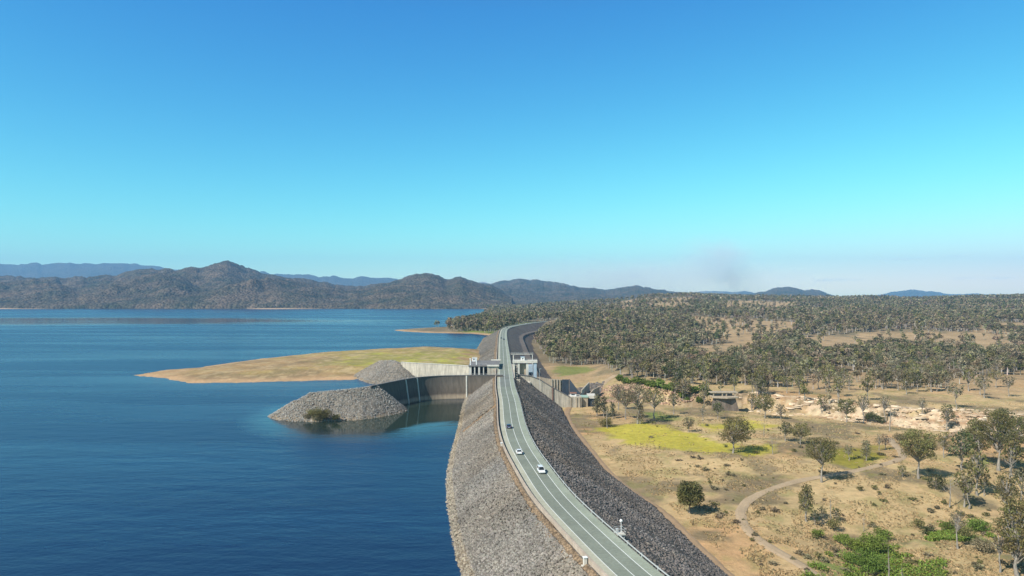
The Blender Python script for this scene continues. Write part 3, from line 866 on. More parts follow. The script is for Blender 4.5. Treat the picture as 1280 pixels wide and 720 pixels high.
# ------------------------------------------------------------------ vehicles
def car_proto(kind):
    """saloon or wagon, nose towards +x"""
    L, W = (4.5, 1.8) if kind == 'saloon' else (4.7, 1.86)
    hh = 1.45 if kind == 'saloon' else 1.70
    parts = {}
    # body sections along x: (x, half width, z low, z belt)
    prof = [(-.5, .80, .42, .72), (-.485, .9, .32, .86), (-.40, .97, .25, .94), (-.2, 1.0, .22, .96), (.1, 1.0, .22, .95), (.26, .99, .22, .92), (.40, .95, .25, .82), (.475, .86, .32, .70), (.5, .72, .42, .60)]
    mb = MB(); secs = []
    for x, w, zl, zb in prof:
        w *= W / 2; X = x * L
        secs.append([(X, -w * .9, zl), (X, -w, zl + .12), (X, -w, zb - .12), (X, -w * .9, zb), (X, w * .9, zb), (X, w, zb - .12), (X, w, zl + .12), (X, w * .9, zl)])
    mb.strip(secs, closed=True); parts['body'] = (mb, 0)
    if kind == 'saloon': cab = [(-.40, .88), (-.26, hh - .05), (-.02, hh), (.08, hh - .05), (.25, .92)]
    else: cab = [(-.49, .92), (-.44, hh - .06), (-.1, hh), (.07, hh - .06), (.24, .93)]
    wb, wt = W / 2 * .90, W / 2 * .70
    def wid(z): t = (z - .9) / (hh - .9); return wb + (wt - wb) * max(0, min(1, t))
    mb = MB()
    secs = [[(x * L, -wid(.93), .88), (x * L, -wid(z), z - .03), (x * L, wid(z), z - .03), (x * L, wid(.93), .88)] for x, z in cab]
    mb.strip(secs, closed=True); parts['windows'] = (mb, 1)
    mb = MB(); r = cab[1:4]
    secs = [[(x * L, -wid(z) * 1.02, z - .05), (x * L, -wid(z) * .9, z + .02), (x * L, wid(z) * .9, z + .02), (x * L, wid(z) * 1.02, z - .05)] for x, z in r]
    mb.strip(secs, closed=True)
    for s in (-1, 1):
        for k in (0, 3):
            (xa, za), (xb, zb_) = cab[k], cab[k + 1]
            mb.tube((xa * L, s * wid(za) * 1.01, za), (xb * L, s * wid(zb_) * 1.01, zb_ - .02), .05, n=5)
        mb.tube((-.1 * L, s * wid(.9) * 1.01, .9), (-.1 * L, s * wid(hh) * 1.01, hh - .05), .045, n=5)
    parts['roof'] = (mb, 0)
    return L, W, parts
def make_car(name, kind, paint):
    L, W, parts = car_proto(kind)
    t = empty(name)
    mats = [M[paint], M['glass']]
    for k, (mb, mi) in parts.items(): mb.build(k, mats[mi], t, bevel=.03 if k == 'body' else 0, smooth=False)
    for sx in (.31, -.30):
        for sy in (-1, 1):
            mb = MB(); mb.tube((0, -.1, 0), (0, .1, 0), .33, n=18); w = mb.build('wheel', M['rubber'], t, loc=(sx * L, sy * (W / 2 - .09), .33))
            mb = MB(); mb.tube((0, -.11, 0), (0, .11, 0), .2, n=12); mb.build('rim', M['steel'], w)
    for sy in (-1, 1):
        mb = MB(); mb.box(L * .47, L * .493, sy * W * .36 - .2, sy * W * .36 + .2, .56, .68); mb.build('headlight', M['lamp'], t)
        mb = MB(); mb.box(-L * .497, -L * .476, sy * W * .36 - .18, sy * W * .36 + .18, .64, .8); mb.build('tail_light', M['redlamp'], t)
        mb = MB(); mb.box(L * .16, L * .19, sy * (W / 2 + .08) - .09, sy * (W / 2 + .08) + .09, .93, 1.06); mb.build('mirror', mats[0], t, bevel=.02)
    mb = MB(); mb.box(-L * .503, -L * .498, -.25, .25, .42, .54); mb.build('number_plate', M['white'], t)
    return t
def copy_tree(o, parent=None):
    c = o.copy(); COL.objects.link(c); c.parent = parent
    for ch in list(o.children): copy_tree(ch, c)
    return c
def put_on_road(t, px, py, s, away, label):
    Y = P(px, py, 13.6)[1]; i = near_axis(Y); x, y = off(i, s)
    a = math.atan2(TAN[i, 1], TAN[i, 0]); t.location = (x, y, 12.962); t.rotation_euler = (0, 0, a if away else a + math.pi)
    tag(t, label, 'car', 'cars on the crest road')
blue = make_car('car', 'saloon', 'car_blue'); put_on_road(blue, 636, 534, -1.55, True, 'dark blue car on the crest road, the furthest back of the three near cars')
wht = make_car('car', 'saloon', 'car_white'); put_on_road(wht, 649, 565.5, -1.55, True, 'white saloon in the lane nearer the lake, between the blue car and the wagon')
wag = make_car('car', 'wagon', 'car_white'); put_on_road(wag, 675.5, 584.5, 1.5, False, 'white wagon in the valley side lane, the nearest car')
far_dark = make_car('car', 'saloon', 'car_dark'); put_on_road(far_dark, 626.2, 422.5, -1.5, True, 'tiny dark car in the lake side lane far beyond the spillway')
far2 = copy_tree(far_dark); put_on_road(far2, 631, 424, 1.5, False, 'tiny dark car in the valley side lane far beyond the spillway')
far3 = copy_tree(far_dark); put_on_road(far3, 637.3, 409.6, 1.5, False, 'tiny dark car where the far road starts to bend right')
far4 = copy_tree(wht); put_on_road(far4, 658.5, 404.6, 1.5, False, 'tiny white car on the distant bend of the crest road')

# ------------------------------------------------------------------ spillway walls
def offset_poly(pts, d):
    out = []
    for i, p in enumerate(pts):
        a = pts[max(i - 1, 0)]; b = pts[min(i + 1, len(pts) - 1)]
        dx, dy = b[0] - a[0], b[1] - a[1]; l = math.hypot(dx, dy)
        out.append((p[0] + dy / l * d, p[1] - dx / l * d))
    return out
W1 = [tuple(p) for p in catmull(WALL1, 2.0)]
t = empty('training_wall', (0, 0, 0)); tag(t, 'curved dark stained concrete wall standing in the water between the rock spit and the road', 'wall')
f_top = offset_poly(W1, 0.5); b_top = offset_poly(W1, -0.5); f_bot = offset_poly(W1, 3.6); b_bot = offset_poly(W1, -1.0)
mb = MB(); mb.strip([[(*f_bot[i], -4), (*f_top[i], 13.9), (*b_top[i], 13.9), (*b_bot[i], -4)] for i in range(len(W1))], closed=True)
mb.build('wall_face', M['stained'], t)
f2 = offset_poly(W1, 0.75); b2 = offset_poly(W1, -0.75)
mb = MB(); mb.strip([[(*f2[i], 13.903), (*f2[i], 14.25), (*b2[i], 14.25), (*b2[i], 13.903)] for i in range(len(W1))], closed=True)
mb.build('coping', M['dark_deck'], t)
for px_ in (507.5, 520.0, 583.5):
    best = min(range(len(W1)), key=lambda i: abs(W1[i][0] / W1[i][1] * F + 640 - px_))
    w = 0.32 if px_ < 550 else 0.4
    a = W1[best]; b = W1[min(best + 1, len(W1) - 1)]; dx, dy = b[0] - a[0], b[1] - a[1]; l = math.hypot(dx, dy); dx /= l; dy /= l
    mb = MB(); nx, ny = dy, -dx
    def pt(s, d, z): return (a[0] + dx * s + nx * d, a[1] + dy * s + ny * d, z)
    mb.add([pt(-w, .3, 13.85), pt(w, .3, 13.85), pt(w, 1.0, 13.85), pt(-w, 1.0, 13.85), pt(-w, 3.0, -4), pt(w, 3.0, -4), pt(w, 4.1, -4), pt(-w, 4.1, -4)],
           [(0, 1, 2, 3), (4, 5, 6, 7), (0, 1, 5, 4), (1, 2, 6, 5), (2, 3, 7, 6), (3, 0, 4, 7)])
    mb.build('rib', M['conc_white'], t)
mb = MB()
for i in range(1, len(W1) - 1, 2): mb.tube((*W1[i], 14.25), (*W1[i], 15.2), .05, n=5)
for z in (14.75, 15.2):
    for i in range(len(W1) - 1): mb.tube((*W1[i], z), (*W1[i + 1], z), .035, n=4, cap=False)
mb.build('handrail', M['steel'], t)

W2 = [tuple(p) for p in catmull(WALL2, 2.0)]
t = empty('training_wall'); tag(t, 'pale sunlit concrete wall between the far rock mound and the gate openings', 'wall')
f_top = offset_poly(W2, 0.5); b_top = offset_poly(W2, -0.5); f_bot = offset_poly(W2, 2.0)
mb = MB(); mb.strip([[(*f_bot[i], -6), (*f_top[i], 14.0), (*b_top[i], 14.0), (*b_top[i], -6)] for i in range(len(W2))], closed=True)
mb.build('wall_face', M['conc'], t)
f2 = offset_poly(W2, 0.8); b2 = offset_poly(W2, -0.6)
mb = MB(); mb.strip([[(*f2[i], 14.003), (*f2[i], 14.3), (*b2[i], 14.3), (*b2[i], 14.003)] for i in range(len(W2))], closed=True)
mb.build('coping', M['conc_white'], t)

# gate block on the lake side
t = empty('spillway_gatehouse', (0, 0, 0)); tag(t, 'pale concrete gate block with four dark openings beside the road', 'gate block')
X0, X1, Yf = -29.4, -9.2, 475.0
slots = [(-27.7, -25.9), (-25.1, -23.1), (-21.9, -19.8), (-19.1, -16.9)]
mb = MB(); mb.box(-16.9, X1, Yf, 511.5, -9, 14.9); mb.build('abutment', M['conc'], t)
xs = [X0] + [v for s in slots for v in s]
for k in range(0, 8, 2):
    mb = MB(); mb.box(xs[k], xs[k + 1], Yf - (0.0 if k else 0.004), 500, -9, 14.85); mb.build('pier', M['conc_white'], t)
for a, b in slots:
    mb = MB()
    mb.box(a, b, Yf + 5.0, Yf + 5.5, -9, 14.8)
    for z in (1, 4, 7, 10, 13): mb.box(a, b, Yf + 4.7, Yf + 5.0, z, z + .3)
    mb.build('gate', M['slate'], t)
mb = MB(); mb.box(X0 - .4, X1 + .4, Yf - .5, 512, 14.903, 15.6); mb.build('deck', M['dark_deck'], t)
mb = MB(); mb.box(-17, X1 + .4, Yf - .9, Yf - .504, 15.0, 16.1); mb.build('kerb_wall', M['conc_white'], t)
mb = MB(); mb.box(-15.5, -8, 511, 511.4, 15.603, 16.5); mb.build('kerb_wall', M['conc_white'], t)
mb = MB()
for x in np.arange(X0, -17, 2.4): mb.tube((x, Yf - .3, 15.6), (x, Yf - .3, 16.7), .05, n=5)
mb.tube((X0, Yf - .3, 16.7), (-17, Yf - .3, 16.7), .05, n=5); mb.build('handrail', M['steel'], t)
for x, y, lb in ((-28.6, 478, 'left of the two'), (-24.6, 480, 'right of the two')):
    q = empty('hoist_post', (x, y, 15.6)); tag(q, 'short white post on the gate block deck, ' + lb, 'post', 'white posts on the gate block')
    mb = MB(); mb.box(-.3, .3, -.3, .3, 0, 4.0); mb.build('column', M['white'], q)
    mb = MB(); mb.box(-.6, .6, -.5, .5, 4.003, 4.5); mb.build('head', M['white'], q, bevel=.04)
q = empty('control_cabin', (-27.2, 506, 15.6)); tag(q, 'tiny white cabin at the back of the gate block deck', 'cabin')
mb = MB(); mb.box(-1.7, 1.7, -1.5, 1.5, 0, 2.6); mb.build('wall', M['white'], q)
mb = MB(); mb.box(-2.0, 2.0, -1.8, 1.8, 2.603, 2.85); mb.build('roof', M['conc_white'], q)
mb = MB(); mb.box(-.9, .1, -1.54, -1.48, .9, 1.8); mb.build('window', M['glass'], q)
mb = MB(); mb.box(.6, 1.4, -1.54, -1.48, 0, 2.0); mb.build('door', M['bluegrey'], q)

# bridge under the road
t = empty('road_bridge', (-4, 472, 0)); tag(t, 'concrete road bridge carrying the crest road over the spillway', 'bridge')
def tb(x0, x1, y0, y1, z0, z1, name, mat, par=t, ox=0, oy=0):
    mb = MB(); mb.box(x0 + 4, x1 + 4, y0 - 472, y1 - 472, z0, z1); return mb.build(name, mat, par)
for y in (440, 455, 470, 485, 500): tb(-9.5, 3.5, y - 1.1, y + 1.1, -10, 11.6, 'pier', M['conc'])
tb(-9.4, 1.8, 431, 512.5, 11.603, 12.9, 'deck_slab', M['conc'])
tb(-8.0, 0, 429, 513, -10, 1.5, 'sill', M['conc'])
tb(-9, 5, 429.5, 431.5, -12, 11.5, 'abutment', M['conc'])
tb(-30, 8, 511.6, 513, -12, 12.2, 'abutment', M['conc'])

# hoist gantry on the valley side
t = empty('hoist_gantry', (8, 477, 0)); tag(t, 'white concrete hoist gantry with a long flat beam on tall columns, beside the road', 'gantry')
def gb(x0, x1, y0, y1, z0, z1, name, mat, bev=0):
    mb = MB(); mb.box(x0 - 8, x1 - 8, y0 - 477, y1 - 477, z0, z1); return mb.build(name, mat, t, bevel=bev)
gb(.4, 17.3, 474, 480, 17.4, 19.0, 'beam', M['conc_white'])
for a, b, m_ in ((3.9, 5.3, 'conc_white'), (9.6, 11.2, 'conc_white'), (.9, 1.9, 'conc_white'), (14.7, 16.8, 'bluegrey')):  # the blue-grey column has its shade put into the colour
    gb(a, b, 474.6, 479.4, -8 if a > 12 else 4.6, 17.397, 'column', M[m_])
gb(5.3, 9.6, 477.0, 479, 4.6, 16.2, 'wall', M['conc_tan'])
gb(1.6, 12.4, 470, 483, 3.4, 4.597, 'base_slab', M['conc_white'])
gb(3, 11, 474.8, 482, -10, 3.397, 'footing', M['conc'])
for x in (6.2, 8.4): gb(x, x + 1.0, 474.4, 475.2, 4.6, 6.3, 'hoist_motor', M['rust'], .05)
gb(11.6, 14.6, 486, 492, 8, 14.6, 'machine_housing', M['bluegrey'], .05)
gb(12.2, 14.0, 476, 478, 7.8, 10.2, 'hoist_drum', M['slate'], .05)
mb = MB()
for x in np.arange(.6, 17.4, 1.6): mb.tube((x - 8, -2.9, 19), (x - 8, -2.9, 20.1), .05, n=5)
mb.tube((-7.4, -2.9, 20.1), (9.2, -2.9, 20.1), .05, n=5); mb.tube((-7.4, -2.9, 19.6), (9.2, -2.9, 19.6), .04, n=5); mb.build('handrail', M['steel'], t)
q = empty('winch_house', (7.3, 477.5, 19.003)); tag(q, 'small white winch house standing on the gantry beam', 'winch house')
mb = MB(); mb.box(-1.3, 1.3, -1.4, 1.4, 0, 2.1); mb.build('wall', M['white'], q)
mb = MB(); mb.box(-1.5, 1.5, -1.6, 1.6, 2.103, 2.35); mb.build('roof', M['bluegrey'], q)
mb = MB(); mb.box(-.5, .5, -1.44, -1.38, .7, 1.5); mb.build('window', M['glass'], q)
t = empty('footbridge', (7, 513, 0)); tag(t, 'thin white footbridge behind the hoist gantry', 'footbridge')
mb = MB(); mb.box(-8, 8.5, -.6, .6, 20.0, 20.4); mb.build('deck', M['conc_white'], t)
for x in (-6, 8): mb = MB(); mb.box(x - .3, x + .3, -.3, .3, -6, 19.997); mb.build('column', M['conc_white'], t)
mb = MB(); mb.tube((-8, -.6, 21.4), (8.5, -.6, 21.4), .05, n=5)
for x in np.arange(-8, 8.6, 1.5): mb.tube((x, -.6, 20.4), (x, -.6, 21.4), .04, n=5)
mb.build('handrail', M['steel'], t)
for x0_, lb in ((13.8, 'tall thin pale pole at the valley end of the hoist gantry'),):
    q = empty('light_pole', (18.8, 473, -2)); tag(q, lb, 'pole')
    mb = MB(); mb.tube((0, 0, 0), (0, 0, 15.5), .14, .09, n=8); mb.build('shaft', M['steel'], q)
    mb = MB(); mb.box(-.1, 1.1, -.15, .15, 15.4, 15.6); mb.build('lamp_head', M['steel'], q)

# chute walls
t = empty('chute_wall'); tag(t, 'long pale concrete chute wall stepping down the rock slope to the valley', 'wall')
top = [(3, 9.6), (12.5, 8.3), (18, 6.4), (27.8, .4), (39.4, -6.0)]
mb = MB(); mb.strip([[(x, 474.3, -14), (x, 474.3, z), (x, 475.3, z), (x, 475.3, -14)] for x, z in top], closed=True); mb.build('wall_face', M['conc'], t)
mb = MB(); mb.strip([[(x, 473.9, z + .003), (x, 473.9, z + .45), (x, 475.7, z + .45), (x, 475.7, z + .003)] for x, z in top], closed=True); mb.build('coping', M['dark_deck'], t)
for x, z in ((27.8, .4),): mb = MB(); mb.box(x - .35, x + .35, 473.6, 474.297, -10, z + .2); mb.build('buttress', M['rust'], t)
t = empty('chute_wall'); tag(t, 'tan concrete chute wall on the far side of the dark basin', 'wall')
mb = MB(); mb.strip([[(x, 506, -20), (x, 506, z), (x, 507, z), (x, 507, -20)] for x, z in [(3, 6), (20, 4), (28, 2.6), (37, 1.8), (38, -1)]], closed=True); mb.build('wall_face', M['conc_tan'], t)
for x in (29, 31, 33, 35): mb = MB(); mb.box(x - .3, x + .3, 505.2, 505.997, -20, 2.6); mb.build('buttress', M['conc'], t)
t = empty('basin_shade', (41, 500, 0)); tag(t, 'dark slate panel and sloping wedge added as the shade in the basin', 'basin_shade')  # dark sheets added for the shaded wall and the shadow beside it
mb = MB(); mb.box(-5, 0, 0, .8, -20, 3.0); mb.build('panel', M['slate'], t)  # dark sheet added for the shaded wall
mb = MB(); mb.add([(0.2, -.3, 3.6), (.2, -.3, -18), (8.5, -4.3, -18), (8.5, -4.3, -7.5), (.2, .5, 3.6), (.2, .5, -18), (8.5, -3.5, -18), (8.5, -3.5, -7.5)], [(0, 1, 2, 3), (4, 5, 6, 7), (0, 1, 5, 4), (1, 2, 6, 5), (2, 3, 7, 6), (3, 0, 4, 7)]); mb.build('fin', M['slate'], t)  # sloping wedge added for the shadow beside it
t = empty('outlet_block', (44, 480, -14)); tag(t, 'pale concrete outlet block at the foot of the chute wall', 'outlet block')
mb = MB(); mb.box(-4.5, 3.4, -5.7, 6, 0, 8.2); mb.build('block', M['conc'], t)
for x in (-4.0, -.2, 2.0): mb = MB(); mb.box(x, x + .5, -6.2, -5.703, 0, 8.0); mb.build('rib', M['conc_tan'], t)
mb = MB(); mb.box(3.42, 8, -3, 5, 0, 7.4); mb.build('machine_room', M['conc_tan'], t)
mb = MB(); mb.box(3.2, 8.4, -3.4, 5.4, 7.403, 8.0); mb.build('roof', M['greenroof'], t)
mb = MB(); mb.box(8.42, 12.4, -1.5, 4, 0, 6.6); mb.build('gate', M['slate'], t)
mb = MB(); mb.box(8.42, 14, -2.2, 9, 6.61, 8.6); mb.build('slab', M['conc_white'], t)
q = empty('pump_hut', (42.1, 479, -5.8)); tag(q, 'small white hut with a reddish roof on the outlet block', 'hut')
mb = MB(); mb.box(-2, 2, -1.6, 1.6, 0, 1.9); mb.build('wall', M['white'], q)
mb = MB(); mb.strip([[(x, -2, 1.903), (x, 0, 2.7), (x, 2, 1.903)] for x in (-2.3, 2.3)], closed=True); mb.build('roof', M['rust'], q)
mb = MB(); mb.box(-1.4, 1.0, -1.64, -1.58, .8, 1.4); mb.build('window', M['glass'], q)

t = empty('retaining_wall', (58, 520, 0)); tag(t, 'low broken pale concrete wall among the dark rubble beyond the outlet block', 'wall')
mb = MB(); mb.strip([[(x - 58, y - 520, -16), (x - 58, y - 520, z), (x - 57.2, y - 520, z), (x - 57.2, y - 520, -16)] for x, y, z in [(50, 506, -5.5), (55, 522, -4.2), (60, 545, -4.5)]], closed=True); mb.build('panel', M['conc'], t)
mb = MB(); mb.strip([[(x - 58, y - 520, -16), (x - 58, y - 520, z), (x - 57.2, y - 520, z), (x - 57.2, y - 520, -16)] for x, y, z in [(56, 504, -7.5), (60, 516, -6.2), (66, 530, -6.0)]], closed=True); mb.build('panel', M['conc_tan'], t)
# stranded concrete tower by the creek
x, y, z = 141, 458, -12.5
t = empty('concrete_tower', (x, y, z)); tag(t, 'weathered flat topped concrete tower flaring upward beside the creek ledges', 'tower')
mb = MB()
b0, b1 = [(-7.5, 0), (9.0, 0), (9.0, 9), (-7.5, 9)], [(-6.2, 1), (6.4, 1), (6.4, 8), (-6.2, 8)]
mb.add([(a, b, -2) for a, b in b0] + [(a, b, 8.2) for a, b in b1], [(0, 1, 2, 3), (4, 5, 6, 7), (0, 1, 5, 4), (1, 2, 6, 5), (2, 3, 7, 6), (3, 0, 4, 7)])
mb.build('shaft', M['brown_conc'], t)
mb = MB(); mb.prism([(-8.4, .5), (0, -2.5), (8.6, .5), (8.6, 9), (-8.4, 9)], 8.203, 9.0); mb.build('platform', M['conc_tan'], t)
mb = MB(); mb.box(-9, 9.2, 4.0, 10, 11.0, 11.6); mb.build('roof_slab', M['conc_tan'], t)
for xx in (-7.4, -1.5, 1.2, 7.0): mb = MB(); mb.box(xx, xx + .7, 4.4, 5.2, 9.003, 10.997); mb.build('column', M['conc_tan'], t)
mb = MB(); mb.box(-6, 6, 6.5, 7.0, 9.003, 10.997); mb.build('rear_wall', M['dark_deck'], t)

# ------------------------------------------------------------------ tracks
def track(name, pts_px, width, mat, z0=None, lift=0.32):
    pts = []
    for q in pts_px:
        g = GP(*q); pts.append((g[0], g[1]))
    c = catmull(pts, 4.0)
    tg = np.gradient(c, axis=0); tg /= np.linalg.norm(tg, axis=1)[:, None]; nn = np.stack([tg[:, 1], -tg[:, 0]], 1)
    secs = []
    for k in range(len(c)):
        row = []
        w = width * (0.9 + 0.25 * float(vnoise(np.array(c[k, 0] / 6), np.array(c[k, 1] / 6), 3)))
        for u in (-.5, -.25, 0, .25, .5):
            x, y = c[k] + nn[k] * w * u
            row.append((x, y, float(H(np.array([x]), np.array([y]))[0]) + lift - (0.25 if abs(u) == .5 else 0)))
        secs.append(row)
    mb = MB(); mb.strip(secs); o = mb.build(name, mat); tag(o, kind='structure')
    if o.data.polygons[0].normal.z < 0: o.data.flip_normals()
track('path', [(1112, 548), (1118, 556), (1126, 564), (1128, 571), (1117, 577), (1088, 584.5), (1052, 592), (1009, 599), (980, 606), (960, 613), (943, 621), (932, 629), (926, 640), (928, 652), (940, 668), (962, 684), (990, 700), (1015, 716), (1040, 735)], 3.6, M['track'])
track('path', [(716, 507), (709, 514), (710, 525), (720, 541), (735, 560), (758, 589), (789, 615), (826, 640), (869, 682), (905, 716), (940, 748)], 4.2, M['dirt'])
track('path', [(742, 494), (748, 486), (756, 478), (766, 471), (782, 466)], 5.5, M['track'])
track('path', [(1180, 548), (1205, 540), (1235, 533), (1280, 528)], 3.0, M['dirt'])
# ------------------------------------------------------------------ trees
def tubes(paths, n=6):
    """paths: list of list of (p, r); returns V, Q"""
    V = []; Q = []
    for path in paths:
        b = len(V)
        for k, (p, r) in enumerate(path):
            p = Vector(p)
            d = (Vector(path[min(k + 1, len(path) - 1)][0]) - Vector(path[max(k - 1, 0)][0]))
            d = d.normalized() if d.length > 1e-6 else Vector((0, 0, 1))
            u = d.cross(Vector((0.3, 1, 0.1))).normalized(); w = d.cross(u)
            for q in range(n):
                a = 2 * math.pi * q / n
                V.append(tuple(p + u * (math.cos(a) * r) + w * (math.sin(a) * r)))
        for k in range(len(path) - 1):
            for q in range(n):
                Q.append((b + k * n + q, b + k * n + (q + 1) % n, b + (k + 1) * n + (q + 1) % n, b + (k + 1) * n + q))
    return np.array(V), np.array(Q)

def leaves(centres, radii, per, size, rng, cols, squash=0.75):
    P_, C_ = [], []
    for c, r, col in zip(centres, radii, cols):
        k = int(per * (r ** 2))
        d = rng.normal(size=(k, 3)); d /= np.linalg.norm(d, axis=1)[:, None]
        rr = r * rng.uniform(0.35, 1.05, (k, 1)) ** 0.6
        P_.append(np.array(c) + d * rr * np.array([1, 1, squash]))
        C_.append(np.array(col)[None] * rng.uniform(0.72, 1.3, (k, 1)))
    pos = np.concatenate(P_); col = np.concatenate(C_); N = len(pos)
    a = rng.normal(size=(N, 3)); a /= np.linalg.norm(a, axis=1)[:, None]
    b = rng.normal(size=(N, 3)); b -= (a * b).sum(1)[:, None] * a; b /= np.linalg.norm(b, axis=1)[:, None]
    s = size * rng.uniform(0.6, 1.35, (N, 1))
    q = np.stack([pos - a * s - b * s * .45, pos + a * s * .2 - b * s * .6, pos + a * s + b * s * .35, pos - a * s * .1 + b * s * .6], 1)
    return q.reshape(-1, 3), np.arange(4 * N).reshape(N, 4), np.repeat(col, 4, 0)

GREENS = {'olive': (0.180, 0.166, 0.064), 'grey': (0.222, 0.194, 0.112), 'deep': (0.098, 0.106, 0.046), 'fresh': (0.150, 0.200, 0.040), 'brown': (0.200, 0.160, 0.100)}
def gum(seed, Hh, rad, base, nl, lsize, per, green, clump=0.3, lean=0.0, trunk_r=None, flat=0.8, nring=6):
    """eucalypt: forked pale trunk, leaf clumps at the ends of the limbs"""
    rg = np.random.default_rng(seed)
    tr = trunk_r or Hh * 0.022
    paths = []; cen = []; rad_ = []; cols = []
    top = np.array([lean, lean * .5, Hh * 0.72])
    fork = Hh * base * rg.uniform(.75, .95)
    tp = []
    for k in range(6):
        t = k / 5
        p = np.array([lean * t * t, .5 * lean * t * t, Hh * 0.72 * t]) + np.append(rg.normal(size=2) * .018 * Hh * (0 < k), 0)
        tp.append((tuple(p), tr * (1 - .78 * t) * (1.35 if k == 0 else 1)))
    paths.append(tp)
    for k in range(nl):
        ang = 2.4 * k + rg.uniform(-.5, .5)
        u = rg.uniform(0.0, 1) ** 0.7
        hh = base + (1 - base) * (0.12 + 0.80 * ((k + .5) / nl)) 
        prof = math.sin(min(1, max(0.0, (hh - base) / (1 - base) * .86 + .12)) * math.pi) ** .6
        rr = rad * prof * (0.35 + 0.6 * u)
        e = np.array([lean * .8 + rr * math.cos(ang), lean * .4 + rr * math.sin(ang), Hh * hh * rg.uniform(.93, 1.0)])
        t0 = rg.uniform(.45, .8) * (e[2] / (Hh)) ; t0 = max(base * .8, min(t0, .68))
        s = np.array([lean * t0 * t0, .5 * lean * t0 * t0, Hh * t0])
        mid = s * .5 + e * .5 + np.array([0, 0, Hh * .03]) + np.append((e - s)[:2] * .12, 0)
        paths.append([(tuple(s), tr * .42), (tuple(mid), tr * .27), (tuple(e), tr * .1)])
        r = clump * rad * rg.uniform(.75, 1.3)
        cen.append(e); rad_.append(r)
        g = np.array(GREENS[green]) * rg.uniform(.75, 1.3) * (1 + rg.uniform(-.08, .08, 3)); cols.append(g)
    V, Q = tubes(paths, nring)
    LV, LQ, LC = leaves(cen, rad_, per, lsize, rg, cols, flat)
    return V, Q, LV, LQ, LC

def dead(seed, Hh, spread, nl=9, tr=None):
    rg = np.random.default_rng(seed); tr = tr or Hh * .02
    paths = [[((0, 0, 0), tr * 1.3), ((.02 * Hh, 0, Hh * .35), tr * .8), ((.03 * Hh, .02 * Hh, Hh * .7), tr * .5), ((.01 * Hh, .02 * Hh, Hh), tr * .12)]]
    for k in range(nl):
        a = 2.4 * k + rg.uniform(-.4, .4); h = Hh * rg.uniform(.3, .85); l = spread * rg.uniform(.5, 1) * (1.15 - h / Hh * .6)
        s = Vector((.025 * Hh, .01 * Hh, h)); m = s + Vector((math.cos(a) * l * .5, math.sin(a) * l * .5, l * .35)); e = m + Vector((math.cos(a + .3) * l * .5, math.sin(a + .3) * l * .5, l * .55))
        paths.append([(tuple(s), tr * .42), (tuple(m), tr * .25), (tuple(e), tr * .06)])
        e2 = m + Vector((math.cos(a - .8) * l * .4, math.sin(a - .8) * l * .4, l * .3)); paths.append([(tuple(m), tr * .2), (tuple(e2), tr * .05)])
    return tubes(paths, 5)

def bush_arr(seed, r, h, per, ls, green, n=7):
    rg = np.random.default_rng(seed); cen = []; rad_ = []; cols = []
    for k in range(n):
        a = 2.4 * k; q = r * .6 * math.sqrt(k / n)
        cen.append((q * math.cos(a), q * math.sin(a), h * rg.uniform(.3, .62))); rad_.append(min(r, h) * rg.uniform(.38, .6))
        cols.append(np.array(GREENS[green]) * rg.uniform(.75, 1.3))
    return leaves(cen, rad_, per, ls, rg, cols, .8)

_cache = {}
def tree_obj(name, label, cat, loc, kind, args, sc=1.0, rz=0.0, group=None, bark='bark'):
    key = (kind, tuple(sorted(args.items())))
    t = empty(name, loc, rz, sc); tag(t, label, cat, group)
    if key not in _cache:
        if kind == 'gum':
            V, Q, LV, LQ, LC = gum(**args)
            _cache[key] = (mesh_np('trunk', V, Q, M[bark], smooth=True, link=False), mesh_np('crown', LV, LQ, M['leaf'], LC, link=False))
        elif kind == 'dead':
            V, Q = dead(**args); _cache[key] = (mesh_np('trunk', V, Q, M[bark], smooth=True, link=False), None)
        else:
            LV, LQ, LC = bush_arr(**args)
            st = tubes([[((0, 0, -.1), .08), ((.1 * k, .08 * (-1) ** k, args['h'] * .5), .03)] for k in range(-2, 3)], 4)
            _cache[key] = (mesh_np('stem', st[0], st[1], M['bark_dark'], link=False), mesh_np('foliage', LV, LQ, M['leaf'], LC, link=False))
    a, b = _cache[key]
    for nm, me in (('trunk' if kind != 'bush' else 'stem', a), ('crown' if kind != 'bush' else 'foliage', b)):
        if me is None: continue
        o = bpy.data.objects.new(nm, me); COL.objects.link(o); o.parent = t
    return t

occupied = []
n_tree = 0
def near_tree(px, py, hpx, wpx, style, label, base=.38, green='olive', lean=0, bark='bark', dens=1.0, name='gum_tree', seed=None, nl=None, clump=.29, flat=.75):
    global n_tree
    n_tree += 1
    x, y, z = GP(px, py); Hh = hpx * y / F; rad = wpx * y / F / 2
    occupied.append((x, y, rad))
    seed = seed or n_tree * 13
    if style == 'dead':
        return tree_obj('dead_tree', label, 'dead tree', (x, y, z - .2), 'dead', dict(seed=seed, Hh=Hh, spread=rad * 1.3), bark='bark', rz=n_tree)
    nl = int((nl or int(22 + 10 * rad / 5)) * 1.25)
    ls = max(.26, y / F * .75)
    rad2 = rad / (1 + clump * .45)
    per = dens * 1.45 / (ls * ls)
    return tree_obj(name, label, 'tree', (x, y, z - .2), 'gum', dict(seed=seed, Hh=Hh * .96, rad=rad2, base=base, nl=nl, lsize=ls, per=per, green=green, clump=clump, lean=lean * y / F, flat=flat), bark=bark, rz=0)

